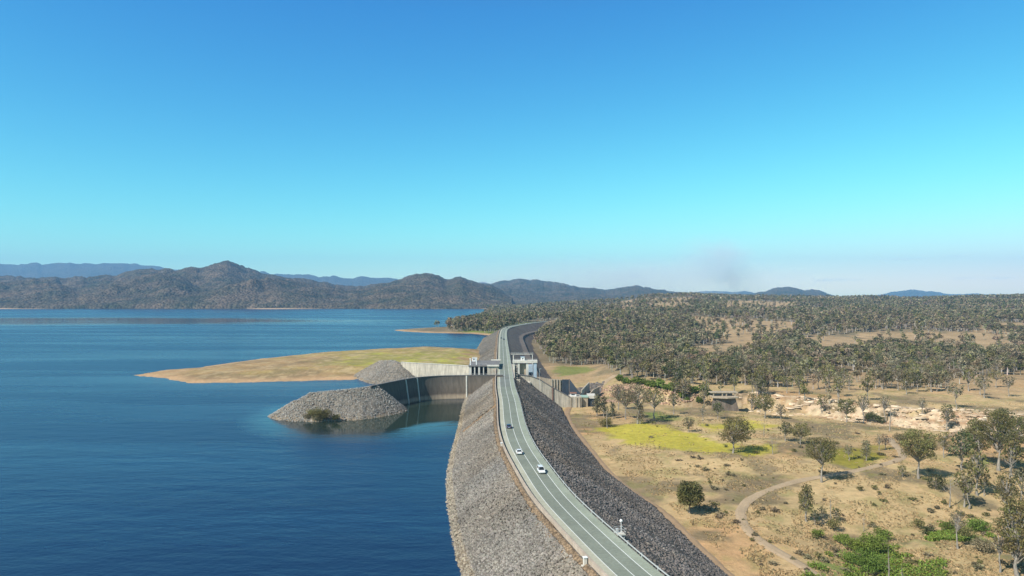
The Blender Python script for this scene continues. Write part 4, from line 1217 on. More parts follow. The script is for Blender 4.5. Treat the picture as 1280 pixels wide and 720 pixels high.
NT_ = [
 (862, 642, 43, 37, 'g', 'round dense olive tree standing alone beside its dark shadow on the dry grass', dict(base=.30, dens=2.0, nl=46, clump=.36)),
 (916, 567, 50, 46, 'g', 'broad gum with forked white trunk on the yellow grass patch', dict(base=.32, nl=36, lean=6)),
 (1027, 603, 59, 45, 'g', 'tall flat crowned gum with a bare white trunk beside the gravel track', dict(base=.5, nl=34)),
 (1148, 598, 66, 46, 'g', 'largest dense green gum right of the bend in the gravel track', dict(base=.42, dens=1.6, nl=40, green='olive')),
 (1180, 572, 36, 18, 'g', 'narrow green gum just right of the largest dense gum', dict(base=.4)),
 (1008, 652, 52, 19, 'g', 'narrow column shaped dark gum below the gravel track', dict(base=.22, nl=30, dens=1.4, clump=.5, green='olive')),
 (1019, 657, 22, 13, 'g', 'thin dark gum in the shaded thicket below the track', dict(base=.3, green='deep')),
 (1028, 655, 25, 14, 'g', 'dark gum in the middle of the shaded thicket', dict(base=.3, green='deep')),
 (1045, 652, 20, 16, 'g', 'low dark gum at the right end of the shaded thicket', dict(base=.2, green='deep')),
 (797, 530, 52, 36, 'g', 'wide flat crowned gum with leafy lower trunk above the yellow grass', dict(base=.55, nl=26, green='grey', dens=.9)),
 (800, 530, 28, 11, 'g', 'leafy dark sapling wrapped round the foot of the wide flat crowned gum', dict(base=.06, clump=.6, green='grey')),
 (818, 524, 44, 28, 'g', 'tall olive gum left of the green grass strip', dict(base=.42, nl=24, green='olive')),
 (842, 518, 30, 15, 'g', 'slim green gum in front of the red creek bank', dict(base=.45, green='olive')),
 (746, 520, 31, 12, 'g', 'narrow dark gum beside the outlet block, left of a pair', dict(base=.1, clump=.55, green='grey', dens=1.3)),
 (755, 521, 30, 11, 'g', 'narrow dark gum beside the outlet block, right of a pair', dict(base=.12, clump=.55, green='deep', dens=1.2)),
 (766, 523, 24, 8, 'g', 'small thin upright gum between the narrow pair and the forked gum', dict(base=.1, clump=.6, green='deep')),
 (782, 524, 40, 26, 'g', 'open grey gum with thin trunk left of the wide flat crowned gum', dict(base=.5, green='grey', dens=.7)),
 (773, 512, 34, 24, 'g', 'brownish sparse gum on the bank behind the narrow pair', dict(base=.45, green='brown', dens=.6)),
 (861, 540, 20, 17, 'g', 'small round grey green tree on the yellow grass', dict(base=.35, green='grey', dens=1.2)),
 (878, 526, 22, 12, 'g', 'small pale grey gum left in front of the concrete tower', dict(base=.4, green='grey', dens=.6)),
 (897, 524, 24, 18, 'g', 'dark little gum directly in front of the concrete tower', dict(base=.4, green='deep')),
 (956, 523, 34, 26, 'g', 'yellow green spreading gum right of the concrete tower', dict(base=.35, green='olive')),
 (940, 514, 26, 14, 'g', 'tall narrow gum on the bank just right of the concrete tower', dict(base=.3, green='olive')),
 (976, 524, 22, 15, 'g', 'dull green gum at the left end of the pale stone ledges', dict(base=.25, green='grey')),
 (982, 552, 28, 18, 'g', 'dark oval gum, left of two standing side by side above the largest field', dict(base=.35, green='deep', dens=1.3)),
 (1001, 556, 30, 27, 'g', 'olive gum, right of two standing side by side above the field', dict(base=.36, green='olive')),
 (1058, 528, 33, 30, 'g', 'gum with bare white limbs in front of the pale stone ledges', dict(base=.4, green='olive', dens=.8)),
 (1079, 529, 40, 18, 'g', 'tall gum rising from the dark bush by the stone ledges', dict(base=.5, green='grey', dens=.7)),
 (1106, 528, 38, 16, 'g', 'tall thin gum standing before the brightest stone ledges', dict(base=.55, green='grey', dens=.6)),
 (1061, 575, 22, 14, 'g', 'small dark forked gum on the olive grass patch', dict(base=.4, green='grey')),
 (1083, 576, 30, 14, 'g', 'grey green bushy gum right of the small forked gum', dict(base=.12, clump=.5, green='grey')),
 (1099, 563, 24, 12, 'g', 'sparse grey gum at the edge of the olive grass patch', dict(base=.4, green='grey', dens=.6)),
 (1107, 562, 22, 14, 'g', 'ragged dark gum by the upper end of the gravel track', dict(base=.35, green='brown', dens=.7)),
 (1153, 527, 24, 15, 'g', 'thin sparse gum in front of the stone ledges, left of the dark ledge gum', dict(base=.45, green='grey', dens=.6)),
 (1184, 533, 38, 19, 'g', 'dense dark gum with white trunk in front of the stone ledges', dict(base=.4, green='deep', dens=1.2)),
 (1224, 580, 62, 34, 'g', 'big olive gum, left part of the large clump near the right edge', dict(base=.26, green='olive', dens=1.5)),
 (1248, 588, 84, 44, 'g', 'tallest gum with several white trunks near the right edge', dict(base=.36, green='olive', nl=44, dens=1.5)),
 (1270, 566, 50, 34, 'g', 'rounded green gum behind the tallest gum at the right edge', dict(base=.25, green='olive', dens=1.4)),
 (1258, 660, 74, 34, 'g', 'leaning gum with twin white trunks above the bottom right corner', dict(base=.52, green='olive', dens=1.2)),
 (1272, 722, 112, 52, 'g', 'big brown green gum filling the bottom right corner', dict(base=.22, green='olive', nl=56, dens=1.5)),
 (1250, 716, 60, 26, 'g', 'thin white trunked gum left of the corner gum', dict(base=.5, green='grey', dens=.6)),
 (1197, 686, 54, 21, 'g', 'slim gum with bare white stem above the green reeds', dict(base=.55, green='grey')),
 (1211, 636, 46, 21, 'g', 'sparse pale gum on the slope above the green reeds', dict(base=.5, green='grey', dens=.7)),
 (1170, 612, 22, 26, 'g', 'low dark spreading tree in the shade of the largest dense gum', dict(base=.1, green='deep')),
 (1128, 596, 18, 13, 'g', 'small yellow green sapling left of the largest dense gum', dict(base=.1, green='olive')),
 (966, 568, 24, 18, 'dead', 'bleached dead tree right of the broad gum on yellow grass', {}),
 (759, 535, 27, 20, 'dead', 'white dead tree with drooping limbs at the edge of the dirt track', {}),
 (955, 545, 20, 10, 'dead', 'leaning bleached dead tree below the yellow green gum', {}),
 (1112, 539, 34, 10, 'dead', 'white dead pole tree in front of the pale ledges', {}),
 (1187, 634, 40, 26, 'dead', 'grey bare tree on the slope between the sparse gum and the big gum', {}),
 (1111, 726, 44, 6, 'dead', 'bare white pole tree rising from the bright green reeds', {}),
 (1128, 727, 24, 5, 'dead', 'short bare white pole tree right of the taller pole', {}),
 (1039, 650, 30, 5, 'dead', 'thin white dead stem in the shaded thicket', {}),
 (1080, 664, 24, 8, 'dead', 'small grey dead stem above the bright green bushes', {}),
 (1262, 600, 40, 20, 'dead', 'fallen tangle of white dead branches under the tallest gum', {}),
]
for a in NT_: near_tree(a[0], a[1], a[2], a[3], a[4], a[5], **a[6])

# named bushes
BU = [(1022, 671, 15, 9, 'fresh', 'round bright green bush at the left end of the reeds'), (1042, 663, 16, 14, 'olive', 'dark olive bush right of the round bright bush'),
      (1052, 680, 18, 12, 'fresh', 'leafy green bush on the upper left edge of the reeds'), (1068, 690, 24, 16, 'fresh', 'wide bright green bush in the reeds, left of centre'), (1092, 694, 32, 24, 'fresh', 'largest bright green bush in the middle of the gully'),
      (1085, 716, 36, 24, 'fresh', 'bright green bush at the bottom edge of the gully'), (1104, 676, 20, 14, 'fresh', 'fresh green bush at the head of the gully'), (1062, 704, 22, 14, 'fresh', 'low dense green bush beside the dry slope'),
      (1087, 528, 14, 13, 'deep', 'very dark bush at the foot of the tall gum by the stone ledges'), (1099, 529, 12, 9, 'deep', 'very dark low bush beside the ledge gums, right one'), (1126, 556, 18, 14, 'grey', 'blue green bush at the upper end of the gravel track'),
      (1148, 660, 14, 10, 'olive', 'olive bush low on the dry slope above the gully'), (1160, 668, 16, 9, 'deep', 'dark bush above the right hand reeds'), (1184, 664, 20, 11, 'fresh', 'green bush left of the slim bare stemmed gum'), (1222, 664, 26, 14, 'fresh', 'long green bush right of the slim bare stemmed gum'),
      (1205, 672, 22, 12, 'olive', 'olive bush behind the slim bare stemmed gum'), (1228, 690, 24, 16, 'grey', 'grey twiggy bush in front of the green reeds on the right'), (1075, 613, 8, 6, 'olive', 'small dark bush on bare slope right of the track gum'), (1093, 612, 7, 5, 'olive', 'very small bush right of the small dark bush'),
      (398, 520, 17, 14, 'olive', 'tallest olive bush on the rock spit'), (390, 523, 13, 9, 'olive', 'olive bush on the left side of the rock spit thicket'), (407, 522, 16, 12, 'olive', 'olive bush on the right side of the rock spit thicket'), (399, 526, 20, 7, 'grey', 'low grey green bush in front of the rock spit thicket'),
      (385, 524, 11, 5, 'grey', 'small grey bush near the waterline of the rock spit'), (420, 522, 12, 5, 'olive', 'small olive bush near the waterline of the rock spit, right one'), (757, 533, 18, 9, 'olive', 'olive bush under the white dead tree')]
for k, (px, py, w, h, g, lb) in enumerate(BU):
    spitb = px < 500
    if spitb:
        z = 5.0
        for _ in range(20):
            x, y = P(px, py, z); z = .5 * z + .5 * max(0.2, float(m1(np.array([x]), np.array([y]))[0]))
    else: x, y, z = GP(px, py)
    sc = y / F
    tree_obj('bush', lb, 'bush', (x, y, z), 'bush', dict(seed=500 + k, r=w * sc * .62, h=h * sc * 1.35, per=3.2 / max(.3, sc * .7) ** 2, ls=max(.22, sc * .55), green=g, n=11))
# hedge line of fresh green shrubs beyond the creek
hk = [bush_arr] and 0
for k in range(30):
    px = 772 + k * 3.9 + random.Random(k).uniform(-1.5, 1.5); py = 472 + (px - 772) * .2 + 3 + random.Random(k + 50).uniform(-1, 3)
    x, y, z = GP(px, py)
    tree_obj('shrub', 'bright green shrub in the row behind the red creek bank', 'shrub', (x, y, z), 'bush', dict(seed=700 + k % 5, r=3.4, h=5.4, per=9, ls=.55, green='fresh', n=9), sc=.8 + .5 * random.Random(k + 9).random(), rz=k, group='row of fresh green shrubs behind the creek bank')
# small scrub bushes dotted on the dry grass
rb = random.Random(4)
cnt = 0
while cnt < 190:
    px = rb.uniform(730, 1280); py = rb.uniform(515, 720)
    if px < 640 + (py - 370) * 0.80 + 10 + 20: continue
    x, y, z = GP(px, py)
    if z < -14.5 and y > 400: continue
    r = rb.choice([.6, .8, 1.0, 1.4, 1.9, 2.3])
    if r > 1.5: r = (r, r, r * .5)
    tree_obj('scrub_bush', 'small dull scrub bush on the dry grass', 'bush', (x, y, z), 'bush', dict(seed=800 + cnt % 6, r=1.0, h=1.1, per=60, ls=.2, green=['olive', 'grey', 'brown'][cnt % 3], n=6), sc=r, rz=cnt, group='small scrub bushes dotted over the dry grass'); cnt += 1

# ---------------------------------------------------------------- woods
def clearing_mask(X, Y):
    m = np.ones(X.shape)
    for k, p in enumerate(tan_polys):
        s, _ = polymask(X, Y, p, 1)
        j = (fbm(X / 30, Y / 30, 201, 3) - .5) * 40
        m = np.minimum(m, 1 - (0.97 if k < 3 else 0.86) * sm(-2, 12, s + j * (.8 if k < 3 else 1.2) + (12 if k < 3 else 0)))
    return m
def wood_density(X, Y):
    a = X / np.maximum(Y, 1) * F + 640
    d = np.zeros(X.shape)
    # woods beyond the creek
    edge = np.interp(a, [640, 740, 775, 880, 1000, 1100, 1280, 1500], [735, 690, 575, 520, 515, 500, 500, 500])
    d = sm(0, 25, Y - edge) * (1.0 - .42 * sm(980, 1080, a) * (1 - sm(600, 720, Y)))
    n = fbm(X / 60, Y / 60, 211, 4)
    d = d * (0.36 + 0.64 * sm(0.36, 0.52, n)) * 0.9
    d = d * clearing_mask(X, Y)
    # keep clear of the dam and its road
    dd, sd, _ = polydist(X, Y, AXP)
    s = dd * sd
    far = Y > 1250
    gap = np.where(Y < 1000, 46, np.interp(Y, [1000, 1300, 1450], [42, 38, 12]))
    d = d * np.where(sd > 0, sm(0, 8, s - gap), np.where(Y > 1150, sm(12, 40, dd), 0.0))
    return d
rg = np.random.default_rng(77)
def candidates():
    out = []
    for (y0, y1, a0, a1, N) in ((495, 900, 660, 1340, 4700), (900, 1500, 560, 1340, 12500), (1500, 2400, 540, 1340, 20000), (2400, 3700, 560, 1340, 20000)):
        Y = np.sqrt(rg.uniform(y0 ** 2, y1 ** 2, N)); a = rg.uniform(a0, a1, N); X = (a - 640) / F * Y
        d = wood_density(X, Y)
        land = H(X, Y) > np.where(X < 0, 1.0, -14)
        k = (rg.uniform(0, 1, N) < d) & land
        out.append(np.stack([X[k], Y[k]], 1))
    return np.concatenate(out)
cand = candidates()
# ones at the mid distance with more open spacing in the field
ex = []
for _ in range(60):
    px = rg.uniform(1000, 1290); py = rg.uniform(478, 512) 
    x, y, z = GP(px, py, 5); 
    if fbm(np.array(x / 40), np.array(y / 40), 231, 3) > .47: ex.append((x, y))
    if len(ex) >= 34: break
for _ in range(20):
    px = rg.uniform(835, 1000); py = rg.uniform(490, 500); x, y, z = GP(px, py, 5); ex.append((x, y))
for _ in range(12):
    px = rg.uniform(1195, 1290); py = rg.uniform(530, 640); x, y, z = GP(px, py, 5); ex.append((x, y))
# land beside the far inlet
for _ in range(260):
    px = rg.uniform(583, 625); py = rg.uniform(388, 413)
    x, y = P(px, py, 3)
    if float(H(np.array([x]), np.array([y]))[0]) > 1.2: ex.append((x, y))
for px, py in ((563, 409), (567, 408.5), (558, 409.5), (548, 409.5), (545, 409.8), (561, 409)): ex.append(P(px, py, 1))
cand = np.concatenate([np.array(ex), cand])
CZ = H(cand[:, 0], cand[:, 1])
hts = rg.uniform(9.5, 18.5, len(cand))
app = hts / cand[:, 1]
order = np.argsort(-app + 0.0 * cand[:, 1])
NIND = 300 - len(NT_)
ind = order[:NIND]; rest = order[NIND:]
var = []
kinds = [dict(green='olive', dens=1.0, base=.38), dict(green='grey', dens=.8, base=.45), dict(green='olive', dens=.7, base=.5), dict(green='grey', dens=1.1, base=.3), dict(green='deep', dens=1.1, base=.32), dict(green='brown', dens=.6, base=.45), dict(green='olive', dens=1.2, base=.42), dict(green='grey', dens=.6, base=.52)]
for k, q in enumerate(kinds):
    var.append(dict(seed=900 + k, Hh=14.0, rad=3.3 + (k % 3) * .6, base=q['base'], nl=20 + k, lsize=.55, per=5.2 * q['dens'], green=q['green'], clump=.36))
wood_names = [('olive green gum in the wood beyond the creek', 'olive gums in the wood beyond the creek'), ('grey green gum in the wood beyond the creek', 'grey gums in the wood beyond the creek'), ('sparse brownish gum in the wood beyond the creek', 'brownish gums in the wood beyond the creek'), ('bare pale dead tree in the wood beyond the creek', 'dead trees in the wood beyond the creek'), ('dark green gum in the wood beyond the creek', 'dark gums in the wood beyond the creek')]
for j, i in enumerate(ind):
    x, y = cand[i]; z = CZ[i]; h = hts[i]
    if rg.uniform() < .09:
        tree_obj('dead_tree', wood_names[3][0], 'dead tree', (x, y, z - .3), 'dead', dict(seed=950 + j % 4, Hh=12, spread=3.2), sc=h / 12, rz=j * 1.7, group=wood_names[3][1]); continue
    k = int(rg.integers(0, 8)); g = kinds[k]['green']
    nm = wood_names[{'olive': 0, 'grey': 1, 'brown': 2, 'deep': 4}[g]]
    tree_obj('gum_tree', nm[0], 'tree', (x, y, z - .3), 'gum', var[k], sc=h / 14, rz=j * 1.7, group=nm[1], bark='bark')

# everything farther: one mass of trees
def far_template(seed, n, ls, green, pale=.0):
    r_ = np.random.default_rng(seed)
    cen = []; rd = []; cl = []
    for k in range(7):
        a = 2.4 * k; q = 2.3 * math.sqrt(k / 7)
        cen.append((q * math.cos(a), q * math.sin(a), 8 + r_.uniform(-2.2, 4.5))); rd.append(r_.uniform(1.4, 2.2)); cl.append(np.array(GREENS[green]) * r_.uniform(.7, 1.3))
    LV, LQ, LC = leaves(cen, rd, n / 7 / 3.3, ls, r_, cl, .8)
    # trunk: two crossed slabs of real width
    tv = []; tq = []
    for a in (0, 1.57):
        b = len(tv); c, s = math.cos(a) * .36, math.sin(a) * .36
        tv += [(-c, -s, -1), (c, s, -1), (c * .5, s * .5, 9), (-c * .5, -s * .5, 9)]; tq.append((b, b + 1, b + 2, b + 3))
    tv = np.array(tv); tq = np.array(tq) + len(LV)
    tc = np.tile(np.array([[.42, .39, .34]]), (len(tv), 1))
    return np.concatenate([LV, tv]), np.concatenate([LQ, tq]), np.concatenate([LC, tc])
def mass(name, pts, zs, hs, n, ls, seed):
    Vs = []; Qs = []; Cs = []; b = 0
    greens = ['olive', 'grey', 'brown', 'deep', 'brown', 'grey', 'brown']
    pick = rg.integers(0, 7, len(pts))
    for k in range(7):
        T, Qt, Ct = far_template(seed + k, n, ls, greens[k])
        m = np.where(pick == k)[0]
        if len(m) == 0: continue
        ang = rg.uniform(0, 6.28, len(m)); s = hs[m] / 12.5; w = s * rg.uniform(.8, 1.25, len(m))
        c, sn = np.cos(ang)[:, None], np.sin(ang)[:, None]
        V = np.stack([(T[None, :, 0] * c - T[None, :, 1] * sn) * w[:, None] + pts[m, 0][:, None], (T[None, :, 0] * sn + T[None, :, 1] * c) * w[:, None] + pts[m, 1][:, None], T[None, :, 2] * s[:, None] + zs[m][:, None]], -1)
        Q = Qt[None] + (np.arange(len(m)) * len(T))[:, None, None] + b
        zone = (fbm(pts[m, 0] / 110, pts[m, 1] / 140, 261, 4) - .5)[:, None, None]
        C = Ct[None] * rg.uniform(.7, 1.3, (len(m), 1, 1)) * (1 + rg.uniform(-.08, .08, (len(m), 1, 3))) * (1 + zone * np.array([.5, .4, .6]))
        Vs.append(V.reshape(-1, 3)); Qs.append(Q.reshape(-1, 4)); Cs.append(C.reshape(-1, 3)); b += len(m) * len(T)
    o = mesh_np(name, np.concatenate(Vs), np.concatenate(Qs), M['mass'], np.concatenate(Cs)); tag(o, kind='stuff'); return o
rp = cand[rest]; rz_ = CZ[rest]; rh = hts[rest]
for lo, hi, n, ls in ((0, 1000, 230, .6), (1000, 1600, 110, .9), (1600, 2400, 56, 1.3), (2400, 9000, 34, 1.7)):
    k = (rp[:, 1] >= lo) & (rp[:, 1] < hi)
    if k.sum(): mass('woodland', rp[k], rz_[k], rh[k], n, ls, 1000 + int(lo))
# wooded shore of the far side of the lake
N = 2600
a = rg.uniform(-60, 640, N); Y = 3370 + rg.uniform(0, 200, N) ** 1.0
X = (a - 640) / F * Y; z = H(X, Y)
k = (z > 4) & (fbm(X / 90, Y / 90, 251, 3) > .40)
mass('woodland', np.stack([X[k], Y[k]], 1), z[k], rg.uniform(9, 17, k.sum()), 34, 1.8, 1300)

# ---------------------------------------------------------------- ground growth
def tufts(name, N, region, size, colr, seed, hgt=1.0):
    r_ = np.random.default_rng(seed)
    px = r_.uniform(region[0], region[1], N); py = r_.uniform(region[2], region[3], N)
    X, Y = P(px, py, -11.5)
    Z = H(X, Y)
    d, sd, _ = polydist(X, Y, AXP)
    keep = (d * sd > TOE(Y) + 7)
    for p in yellow_polys: keep &= ~(inpoly(X, Y, p) & (r_.uniform(0, 1, N) > .25))
    keep &= fbm(X / 9, Y / 9, seed, 3) > .46
    X, Y, Z = X[keep], Y[keep], Z[keep]; n = len(X)
    pos = np.stack([X, Y, Z], -1)
    V = []; C = []
    base = np.array(colr)[r_.integers(0, len(colr), n)] * r_.uniform(.7, 1.25, (n, 1))
    for j in range(5):
        a = r_.uniform(0, 6.28, n); s = size * r_.uniform(.5, 1.3, n)
        dx, dy = np.cos(a) * s, np.sin(a) * s; ox, oy = r_.normal(size=n) * size * .7, r_.normal(size=n) * size * .7
        h = s * r_.uniform(.7, 1.2, n) * hgt
        b = pos + np.stack([ox, oy, 0 * ox], -1)
        q = np.stack([b + np.stack([-dx, -dy, -.1 + 0 * h], -1), b + np.stack([dx, dy, -.1 + 0 * h], -1), b + np.stack([dx * .5 + dy * .3, dy * .5, h], -1), b + np.stack([-dx * .6, -dy * .6 + dx * .3, h * .8], -1)], 1)
        V.append(q.reshape(-1, 3)); C.append(np.repeat(base, 4, 0))
    V = np.concatenate(V); o = mesh_np(name, V, np.arange(len(V)).reshape(-1, 4), M['mass'], np.concatenate(C)); tag(o, kind='stuff')
tufts('dry_grass', 42000, (700, 1300, 512, 760), .24, [(.42, .31, .17), (.32, .24, .13), (.26, .215, .115), (.40, .28, .15)], 331, 1.3)
# reeds in the gully
def reeds(polys, N, seed):
    r_ = np.random.default_rng(seed); Vs = []
    pts = []
    for p in polys:
        P_ = np.array(p); lo = P_.min(0); hi = P_.max(0)
        X = r_.uniform(lo[0], hi[0], N); Y = r_.uniform(lo[1], hi[1], N)
        k = inpoly(X + (fbm(X / 5, Y / 5, 3, 3) - .5) * 8, Y + (fbm(X / 5, Y / 5, 4, 3) - .5) * 12, p) & (fbm(X / 7, Y / 7, 9, 3) > .42)
        pts.append(np.stack([X[k], Y[k]], 1))
    pts = np.concatenate(pts); Z = H(pts[:, 0], pts[:, 1]); n = len(pts)
    cen = np.stack([pts[:, 0], pts[:, 1], Z + r_.uniform(0, 1.1, n)], -1)
    a = r_.normal(size=(n, 3)); a /= np.linalg.norm(a, axis=1)[:, None]; b = r_.normal(size=(n, 3)); b -= (a * b).sum(1)[:, None] * a; b /= np.linalg.norm(b, axis=1)[:, None]
    s = .32
    q = np.stack([cen - a * s, cen + b * s * .6, cen + a * s, cen - b * s * .6], 1).reshape(-1, 3)
    C = np.repeat(np.array([(.15, .20, .038)]) * r_.uniform(.6, 1.4, (n, 1)) * (1 + r_.uniform(-.2, .2, (n, 3))), 4, 0)
    o = mesh_np('reeds', q, np.arange(len(q)).reshape(-1, 4), M['mass'], C); tag(o, kind='stuff')
reeds(green_polys[2:], 26000, 41)
# broken rock round the basin and by the creek
def ground_rocks(poly, N, s0, s1, base):
    P_ = np.array(poly); lo = P_.min(0); hi = P_.max(0)
    X = rng.uniform(lo[0], hi[0], N); Y = rng.uniform(lo[1], hi[1], N); k = inpoly(X, Y, poly); X, Y = X[k], Y[k]
    scatter_rocks('broken_rock', np.stack([X, Y, H(X, Y) + .1], -1), rng.uniform(s0, s1, len(X)), rng, base=base)
ground_rocks([(50, 503), (58, 500), (66, 520), (70, 548), (76, 575), (66, 580), (62, 566), (52, 560), (54, 535), (48, 520)], 1500, .4, 1.3, (.15, .13, .115))
ground_rocks([(14, 514), (46, 514), (52, 560), (20, 580)], 900, .4, 1.1, (.30, .24, .19))
def ledge_slabs(N):
    X = 345 - 185 * rng.uniform(0, 1, N) ** 1.4; Y = rng.uniform(380, 500, N)
    d, sd, _ = polydist(X, Y, creek); sg = -d * sd
    k = (sg > 1) & (sg < 34) & (fbm(X / 14, Y / 14, 401, 3) > .40); X, Y, sg = X[k], Y[k], sg[k]; n = len(X)
    T = np.array([(-1, -.55, -.3), (1, -.45, -.3), (1.1, .5, -.3), (-.9, .6, -.3), (-.95, -.5, .3), (.9, -.42, .3), (1.0, .45, .3), (-.85, .5, .3)])
    Fs = np.array([(0, 3, 2, 1), (4, 5, 6, 7), (0, 1, 5, 4), (1, 2, 6, 5), (2, 3, 7, 6), (3, 0, 4, 7)])
    ang = rng.normal(-.42, .16, n); s = rng.uniform(.4, 1.6, n)
    V = T[None] * np.stack([s * rng.uniform(1.0, 2.1, n), s, s * rng.uniform(.7, 1.6, n)], -1)[:, None, :] * rng.uniform(.8, 1.2, (n, 8, 3))
    c, q = np.cos(ang)[:, None], np.sin(ang)[:, None]
    V = np.stack([V[..., 0] * c - V[..., 1] * q + X[:, None], V[..., 0] * q + V[..., 1] * c + Y[:, None], V[..., 2] + H(X, Y)[:, None] + .1], -1)
    Q = (Fs[None] + (np.arange(n) * 8)[:, None, None]).reshape(-1, 4)
    C = np.repeat(np.array([(.60, .46, .32), (.50, .36, .235), (.66, .53, .38)])[rng.integers(0, 3, n)] * rng.uniform(.7, 1.1, (n, 1)), 8, 0)
    o = mesh_np('stone_ledge', V.reshape(-1, 3), Q, M['riprap'], C); tag(o, kind='stuff')
ledge_slabs(2600)
ground_rocks([(64, 500), (135, 500), (135, 530), (70, 560)], 1500, .4, 1.3, (.38, .25, .17))

# ------------------------------------------------------------------ smoke, haze
def volume_mat(name, col, dens, noise=None, aniso=0.0, absc=None):
    m = bpy.data.materials.new(name); m.use_nodes = True; t = m.node_tree; t.nodes.clear()
    out = t.nodes.new('ShaderNodeOutputMaterial'); v = t.nodes.new('ShaderNodeVolumePrincipled')
    v.inputs['Color'].default_value = (*col, 1); v.inputs['Density'].default_value = dens; v.inputs['Anisotropy'].default_value = aniso
    t.links.new(v.outputs[0], out.inputs['Volume'])
    if noise:
        tc = t.nodes.new('ShaderNodeTexCoord')
        n = t.nodes.new('ShaderNodeTexNoise'); n.inputs['Scale'].default_value = noise; n.inputs['Detail'].default_value = 3
        t.links.new(tc.outputs['Object'], n.inputs['Vector'])
        ln = t.nodes.new('ShaderNodeVectorMath'); ln.operation = 'LENGTH'; t.links.new(tc.outputs['Object'], ln.inputs[0])
        mr = t.nodes.new('ShaderNodeMapRange'); t.links.new(ln.outputs['Value'], mr.inputs[0]); mr.inputs[1].default_value = 1.0; mr.inputs[2].default_value = .1; mr.inputs[3].default_value = 0; mr.inputs[4].default_value = dens
        mr2 = t.nodes.new('ShaderNodeMapRange'); t.links.new(n.outputs[0], mr2.inputs[0]); mr2.inputs[1].default_value = .35; mr2.inputs[2].default_value = .7; mr2.inputs[3].default_value = 0.15; mr2.inputs[4].default_value = 1.6
        mu = t.nodes.new('ShaderNodeMath'); mu.operation = 'MULTIPLY'; t.links.new(mr.outputs[0], mu.inputs[0]); t.links.new(mr2.outputs[0], mu.inputs[1])
        t.links.new(mu.outputs[0], v.inputs['Density'])
    return m
def ball(name, loc, sc, mat, rot=0.0):
    mb = MB(); secs = []
    for k in range(13):
        a = k / 12 * math.pi; r = max(math.sin(a), .01)
        secs.append([(r * math.cos(q * math.pi / 10), r * math.sin(q * math.pi / 10), -math.cos(a)) for q in range(20)])
    mb.strip(secs, closed=True, caps=False)
    o = mb.build(name, mat); o.location = loc; o.scale = sc; o.rotation_euler = (0, rot, 0); tag(o, kind='stuff'); return o
def at(px, py, D): return ((px - 640) / F * D, D, H0 + (370 - py) * D / F)
DS = 10500.0; k_ = DS / F
M['smoke'] = volume_mat('smoke_plume', (1.0, 0.97, 0.90), 0.0055, 2.2, -.5)
M['smoke_thin'] = volume_mat('smoke_layer', (1.0, 0.93, 0.95), 0.0012, 2.0, -.5)
ball('smoke', at(916, 353, DS), (11 * k_, 11 * k_, 20 * k_), M['smoke'], -.25)
ball('smoke', at(907, 328, DS), (28 * k_, 26 * k_, 30 * k_), volume_mat('smoke_plume_upper', (0.97, 0.92, 0.95), 0.0013, 2.0, -.5), -.2)
ball('smoke', at(892, 322, DS + 400), (58 * k_, 40 * k_, 34 * k_), M['smoke_thin'])
ball('smoke', at(760, 352, DS + 600), (300 * k_, 60 * k_, 38 * k_), volume_mat('smoke_drift', (1.0, 0.93, 0.94), 0.0012, 1.4, -.5))

hz = MB(); hz.box(-13500, 14500, -300, 18500, -22, 1080)
o = hz.build('haze', volume_mat('haze_air', (0.30, 0.62, 1.0), 5.6e-5, None, 0.0)); tag(o, kind='stuff')
# faint clouds beyond the haze
M['cloud'] = volume_mat('cloud_wisp', (1, 1, 1), 0.0005, 2.5, -.5)
DC = 24000.0; kc = DC / F
for px, py, w, h in ((1200, 319.5, 18, 2.6), (1207, 348, 12, 3), (1252, 347.5, 22, 3.2), (1130, 324, 40, 2.0), (1040, 350, 50, 3)):
    c = ball('cloud', at(px, py, DC), (w * kc, 900, h * kc), M['cloud'])
    c['kind'] = 'stuff'

# ------------------------------------------------------------------ light, world, camera
# film-like response of the blue sky: power and gain per channel
SKY_GRADE = ((2.05, 0.175), (1.5, 0.70), (0.75, 2.0))
SUN_EL = R_(43); sx, sy = 0.80, 0.62      # direction the shadows fall (x right, y away)
l = math.hypot(sx, sy); sx /= l; sy /= l
d = Vector((sx * math.cos(SUN_EL), sy * math.cos(SUN_EL), -math.sin(SUN_EL)))
sun = bpy.data.lights.new('sun', 'SUN'); sun.energy = 4.9; sun.angle = R_(.53); sun.color = (1.0, .95, .87)
so = bpy.data.objects.new('sun', sun); COL.objects.link(so); so.rotation_euler = d.to_track_quat('-Z', 'Y').to_euler()
w = bpy.data.worlds.new('World'); scene.world = w; w.use_nodes = True
t = w.node_tree; t.nodes.clear()
out = t.nodes.new('ShaderNodeOutputWorld'); bg = t.nodes.new('ShaderNodeBackground'); bg.inputs[1].default_value = 0.10
sk = t.nodes.new('ShaderNodeTexSky'); sk.sky_type = 'NISHITA'; sk.sun_disc = False; sk.sun_elevation = SUN_EL
sk.sun_rotation = math.atan2(-sx, -sy); sk.altitude = 100; sk.air_density = 1.0; sk.dust_density = 0.3; sk.ozone_density = 3.0
sp = t.nodes.new('ShaderNodeSeparateColor'); cb = t.nodes.new('ShaderNodeCombineColor'); t.links.new(sk.outputs[0], sp.inputs[0])
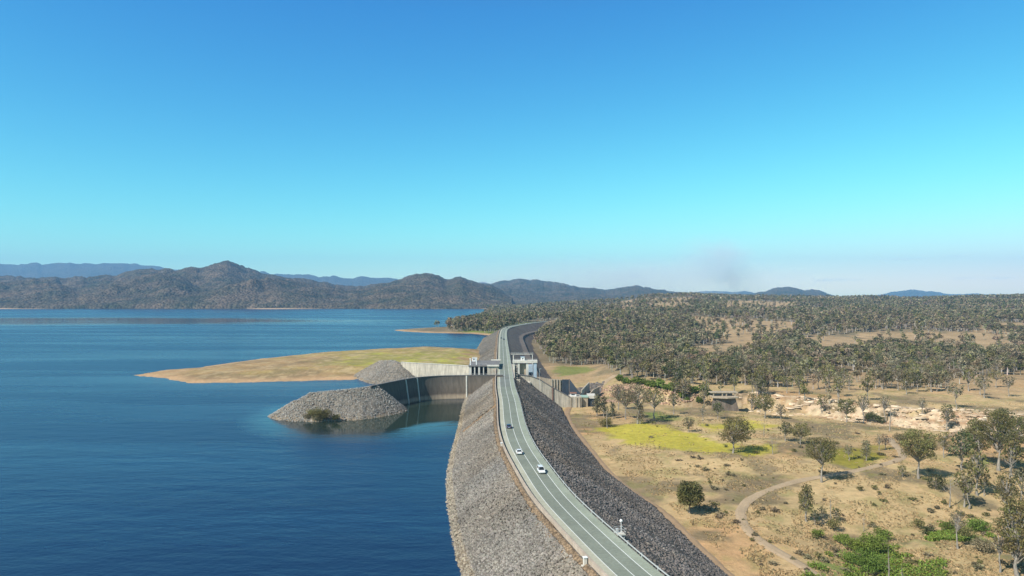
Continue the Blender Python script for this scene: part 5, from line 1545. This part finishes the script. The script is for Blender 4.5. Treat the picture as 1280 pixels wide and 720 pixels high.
for ch, (g_, k) in enumerate(SKY_GRADE):
    pw = t.nodes.new('ShaderNodeMath'); pw.operation = 'POWER'; pw.inputs[1].default_value = g_; t.links.new(sp.outputs[ch], pw.inputs[0])
    mu = t.nodes.new('ShaderNodeMath'); mu.operation = 'MULTIPLY'; mu.inputs[1].default_value = k; t.links.new(pw.outputs[0], mu.inputs[0]); src = mu.outputs[0]
    if ch == 1:      # the green channel levels off towards the horizon
        for op, a_, b_ in (('DIVIDE', None, 11.9), ('POWER', None, 4.0), ('ADD', None, 1.0), ('POWER', None, 0.25)):
            q_ = t.nodes.new('ShaderNodeMath'); q_.operation = op; q_.inputs[1].default_value = b_; t.links.new(src, q_.inputs[0]); src = q_.outputs[0]
        q_ = t.nodes.new('ShaderNodeMath'); q_.operation = 'DIVIDE'; t.links.new(mu.outputs[0], q_.inputs[0]); t.links.new(src, q_.inputs[1]); src = q_.outputs[0]
    t.links.new(src, cb.inputs[ch])
# overhead, mostly out of view, the sky is dimmed to lower shadow fill
tcw = t.nodes.new('ShaderNodeTexCoord'); sxw = t.nodes.new('ShaderNodeSeparateXYZ'); t.links.new(tcw.outputs['Generated'], sxw.inputs[0])
mrw = t.nodes.new('ShaderNodeMapRange'); t.links.new(sxw.outputs[2], mrw.inputs[0]); mrw.inputs[1].default_value = .38; mrw.inputs[2].default_value = .62
dim = t.nodes.new('ShaderNodeMix'); dim.data_type = 'RGBA'; dim.blend_type = 'MULTIPLY'; dim.inputs[0].default_value = 1; t.links.new(sk.outputs[0], dim.inputs[6]); dim.inputs[7].default_value = (.62, .52, .48, 1)
mxw = t.nodes.new('ShaderNodeMix'); mxw.data_type = 'RGBA'; t.links.new(mrw.outputs[0], mxw.inputs[0]); t.links.new(cb.outputs[0], mxw.inputs[6]); t.links.new(dim.outputs[2], mxw.inputs[7])
t.links.new(mxw.outputs[2], bg.inputs[0])
t.links.new(bg.outputs[0], out.inputs[0])
cam = bpy.data.cameras.new('camera'); cam.sensor_width = 36; cam.lens = 36 * F / 1280; cam.shift_y = 10 / 1280; cam.clip_start = 1; cam.clip_end = 60000
co = bpy.data.objects.new('camera', cam); COL.objects.link(co); co.location = (0, 0, H0); co.rotation_euler = (R_(90), 0, 0)
scene.camera = co
scene.view_settings.view_transform = 'Standard'; scene.view_settings.look = 'None'; scene.view_settings.gamma = 1; scene.view_settings.exposure = 0.40
scene.render.engine = 'CYCLES'
c = scene.cycles
c.use_denoising = True; c.volume_bounces = 1; c.max_bounces = 5; c.diffuse_bounces = 2; c.glossy_bounces = 2; c.transmission_bounces = 2; c.transparent_max_bounces = 4
c.volume_step_rate = 4.0; c.volume_max_steps = 64; c.sample_clamp_indirect = 4
